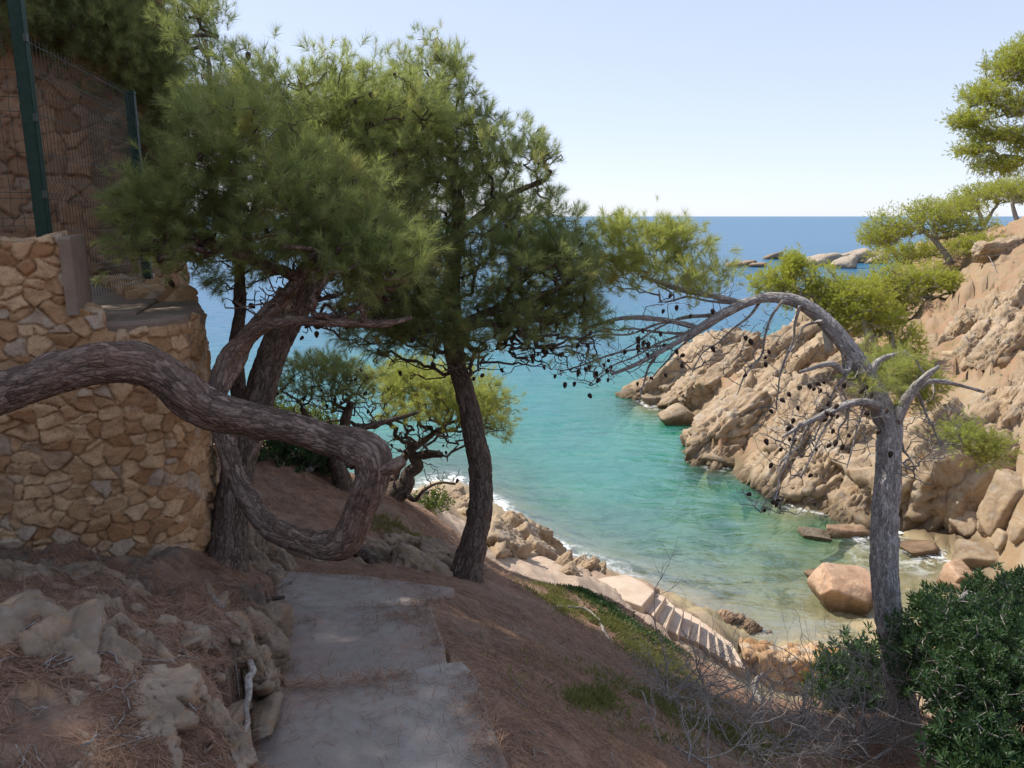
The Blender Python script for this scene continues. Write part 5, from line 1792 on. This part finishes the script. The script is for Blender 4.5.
gbr = 'dry brush on the lower right bank'
brush('dead_branch', 'pale bleached dead branch reaching up in front of the shrubs at the bottom', 870, 764, 3.6, 2, .62, 501, (.7, 0, .3), .015, group=gbr, levels=3)
brush('dead_branch', 'tangle of fine grey twigs left of the grey trunk foot', 805, 735, 3.7, 20, .6, 502, (0, 0, .0), .007, group=gbr)
brush('dead_branch', 'heap of dry twigs in the middle of the bottom edge', 745, 755, 3.1, 18, .5, 503, (.1, 0, 0), .006, group=gbr)
brush('dead_branch', 'dry grey brush on the crest of the bank before the stairs', 712, 702, 4.35, 12, .42, 504, (-.3, 0, -.05), .007, group=gbr)
brush('dead_branch', 'sprawling dry twigs on the bank below the green strip', 668, 705, 3.65, 14, .5, 505, (-.2, 0, -.15), .006, group=gbr)
brush('dead_branch', 'dry brush directly in front of the foot of the grey trunk', 865, 745, 3.75, 22, .6, 506, (0, -.1, 0), .008, group=gbr)
brush('dead_branch', 'dead twigs in the right corner in front of the dark shrub', 940, 758, 3.75, 12, .5, 507, (.1, -.1, .1), .007, group=gbr)
brush('dead_branch', 'dry brush on the bank edge in front of the beach wall', 780, 742, 4.6, 10, .36, 508, (.0, 0, -.05), .008, group=gbr)
brush('dead_branch', 'low dead twigs at the bottom edge below the seedling', 690, 765, 2.75, 10, .38, 509, (.2, 0, -.1), .006, group=gbr)


def stick(name, label, pix, width, seed, mat, cat='branch', grp=None, lift=0.0):
    P = np.array([G(a, b, c) for a, b, c in pix])
    P[:, 2] += lift
    P2, r2 = resample(P, np.array(width) / 2, .02)
    P2 = P2 + .010 * np.column_stack([fbm(P2 * 6 + seed, 2), fbm(P2 * 6 + seed + 20, 2), fbm(P2 * 6 + seed + 40, 2)])
    mb = MB()
    bark_tube(mb, P2, r2, 12, .1, seed)
    return tag(mb.build(name, mat), label, cat, grp)


stick('fallen_branch', 'long thin bare branch lying across the green strip of the bank', [(548, 612, 3.55), (578, 612, 3.85), (596, 622, 3.9), (606, 640, 3.75), (616, 655, 3.7), (634, 668, 3.7), (650, 670, 3.8)], [.012, .022, .028, .026, .024, .02, .01], 1, M['twig'], lift=.05)
stick('dead_stump', 'bent white dead stem standing in the twigs before the beach wall', [(762, 712, 4.35), (760, 700, 4.3), (754, 690, 4.3), (756, 680, 4.25), (764, 673, 4.2)], [.07, .065, .055, .05, .035], 2, M['twig'], 'dead stem')
stick('fallen_branch', 'dark stick lying on the bank edge pointing at the path', [(222, 609, 1.93), (240, 606, 1.92), (262, 604, 1.95), (284, 601, 1.96)], [.02, .03, .03, .018], 3, M['bark_dark'], lift=.03)
stick('log', 'short dark log lying at the far end of the path behind the loop', [(346, 545, 2.62), (362, 552, 2.55), (376, 561, 2.5)], [.09, .11, .08], 4, M['bark_dark'], 'log')
stick('tree_root', 'grey root winding down the bank from the corner pine', [(196, 588, 1.87), (210, 598, 1.80), (228, 615, 1.68), (244, 640, 1.58), (250, 665, 1.52), (246, 700, 1.44), (244, 740, 1.38)], [.025, .03, .03, .026, .022, .02, .01], 5, M['twig'], 'tree root', lift=.0)
stick('fallen_branch', 'dark broken stick in the needles right of the path', [(508, 648, 2.95), (522, 656, 2.9), (534, 664, 2.9)], [.02, .025, .012], 6, M['bark_dark'], lift=.02)

# ------------------------------------------------------------------ ground cover
def on_ground(px, py):
    return [on_px(a, b, 1.2, 30) for a, b in zip(px, py)]


def cover(name, blobs, n, seed, mat, hmin, hmax, wd, leafy=False):
    r = np.random.default_rng(seed)
    pos = []
    for f_, px, py, rx, ry, rot in blobs:
        k_ = int(n * f_)
        c = on_px(px, py, 1.2, 40)
        ex = on_px(px + rx * math.cos(rot), py + rx * math.sin(rot), 1.2, 40) - c
        ey = on_px(px - ry * math.sin(rot), py + ry * math.cos(rot), 1.2, 40) - c
        u = r.normal(size=(k_, 2)) * .55
        P = c[:2] + u[:, :1] * ex[:2] + u[:, 1:] * ey[:2]
        pos.append(P)
    pos = np.concatenate(pos)
    keep = fbm(np.column_stack([pos * 2.2, 0 * pos[:, 0] + seed]), 3) + r.normal(size=len(pos)) * .2 > -.12
    pos = pos[keep]
    z = height(pos)
    P = np.column_stack([pos, z - .005])
    d = r.normal(size=P.shape) * .55 + np.array([0, 0, .8])
    V, T = leaf_quads(P, d, (hmin + hmax) / 2, wd, r)
    tint = np.clip(.45 + .3 * fbm(P * 3, 2) + r.normal(size=len(P)) * .15, 0, 1)
    o = mk(name, V, [T], mat, None, False, {'tint': np.repeat(tint, 5)})
    o['kind'] = 'stuff'
    return o


cover('ground_cover', [(.16, 560, 602, 30, 8, .35), (.18, 600, 622, 36, 9, .5), (.18, 640, 645, 36, 12, .55), (.16, 668, 668, 30, 12, .5), (.045, 625, 705, 90, 26, .3), (.08, 400, 535, 34, 8, .35), (.06, 590, 700, 18, 10, .2), (.08, 690, 715, 60, 26, .2), (.08, 740, 740, 60, 20, .2)], 36000, 601, M['grass'], .035, .085, .008)
cover('dune_plants', [(.3, 590, 597, 26, 5, .55), (.4, 620, 618, 30, 6, .6), (.3, 665, 642, 30, 8, .6)], 6000, 602, M['leaf'], .04, .08, .02)
cover('dry_moss', [(.2, 545, 655, 22, 12, .4), (.15, 560, 670, 20, 8, .4), (.2, 530, 700, 40, 26, .4), (.15, 620, 740, 60, 18, .3), (.1, 490, 618, 24, 8, .3), (.2, 640, 690, 40, 16, .4)], 7000, 603, M['drygrass'], .012, .035, .0035)

gd = thing('dry_grass_tuft', 'golden seeding grass tuft at the bottom edge before the dead branch', 'grass', G(862, 775, 3.45))
mb = MB()
r_ = np.random.default_rng(66)
for k_ in range(9):
    P = [np.array(G(850 + r_.normal() * 10, 778, 3.45))]
    d = np.array([r_.normal() * .5, r_.normal() * .2, 1.0])
    for j in range(8):
        d = d + np.array([.12 * np.sign(d[0]), 0, -.22])
        P.append(P[-1] + d / np.linalg.norm(d) * .028)
    tube(mb, np.array(P), np.linspace(.0025, .001, 9), 4)
    for j in range(4, 9):
        for q_ in range(3):
            tube(mb, np.array([P[j], P[j] + r_.normal(size=3) * .012 + np.array([0, 0, .008])]), [.003, .001], 4, r_.uniform(.3, 1))
mb.build('blades', M['drygrass'], gd).name = 'stalk'

# fallen needles: straws lying on the near ground
n_l = 260000
rl = np.random.default_rng(77)
a_ = rl.uniform(R(-40), R(40), n_l)
d_ = np.exp(rl.uniform(math.log(1.2), math.log(9.5), n_l))
xy = np.column_stack([np.sin(a_) * d_, np.cos(a_) * d_])
on_slab = np.zeros(n_l, bool)
for poly, cf in _sl:
    on_slab |= inside(xy, poly)
dens = fbm(np.column_stack([xy * 1.7, 0 * a_]), 3)
dmin = np.full(n_l, 9.)
for poly, cf in _sl:
    for a, b in zip(poly, np.roll(poly, -1, 0)):
        d = b - a
        t = np.clip(((xy - a) @ d) / (d @ d), 0, 1)
        dmin = np.minimum(dmin, np.linalg.norm(xy - a - t[:, None] * d, axis=1))
on_slab &= rl.uniform(0, 1, n_l) > .06 + .8 * np.exp(-(dmin / .09) ** 2)
keep = ~on_slab & (dens + rl.normal(size=n_l) * .25 > -.25) & ~((xy[:, 0] < -1.85) & (xy[:, 1] > 4.0) & (xy[:, 1] < 6.5))
xy = xy[keep]
zz = height(xy)
nn = len(xy)
for poly, cf in _sl:
    ins = inside(xy, poly)
    zz[ins] = np.maximum(zz[ins], np.column_stack([xy[ins], np.ones(ins.sum())]) @ cf + .004)
ph = rl.uniform(0, 6.28, nn)
ln_ = rl.uniform(.03, .055, nn) * (1 + .08 * np.linalg.norm(xy, axis=1))
t_ = np.column_stack([np.cos(ph), np.sin(ph)]) * ln_[:, None]
p1 = xy + t_
z1 = np.where(np.abs(height(p1) - zz) > .05, zz, height(p1))
w_ = np.column_stack([-np.sin(ph), np.cos(ph)]) * (.00045 + .00022 * np.linalg.norm(xy, axis=1))[:, None]
up_ = rl.uniform(.003, .014, nn)
V = np.stack([np.column_stack([xy - w_, zz + .004]), np.column_stack([xy + w_, zz + .004]), np.column_stack([p1 + w_ * .6, z1 + up_]), np.column_stack([p1 - w_ * .6, z1 + up_])], 1).reshape(-1, 3)
o = mk('pine_needle_litter', V, [np.arange(nn * 4).reshape(-1, 4)], M['litter'], None, False, {'tint': np.repeat(np.clip(rl.normal(.45, .38, nn), 0, 1), 4)})
o['kind'] = 'stuff'

# broken twigs and bits of bark among the needles
rt = np.random.default_rng(88)
mb = MB()
for k_ in range(340):
    px_, py_ = rt.uniform(0, 860), rt.uniform(560, 768)
    c = on_px(px_, py_, 1.3, 9.5)
    if any(inside(c[None, :2], poly)[0] for poly, cf in _sl) and rt.uniform() > .15:
        continue
    a = rt.uniform(0, 6.28)
    L = rt.uniform(.03, .13) * (1.6 if rt.uniform() < .15 else 1)
    f_ = np.linspace(0, 1, 5)
    xy_ = c[:2] + np.column_stack([np.cos(a) * f_, np.sin(a) * f_]) * L + rt.normal(size=(5, 2)) * .004
    P = np.column_stack([xy_, height(xy_) + .006 + .008 * rt.uniform()])
    tube(mb, P, np.linspace(1, .5, 5) * rt.uniform(.001, .003), 5, .5)
o = mb.build('twig_litter', M['twig'])
o['kind'] = 'stuff'
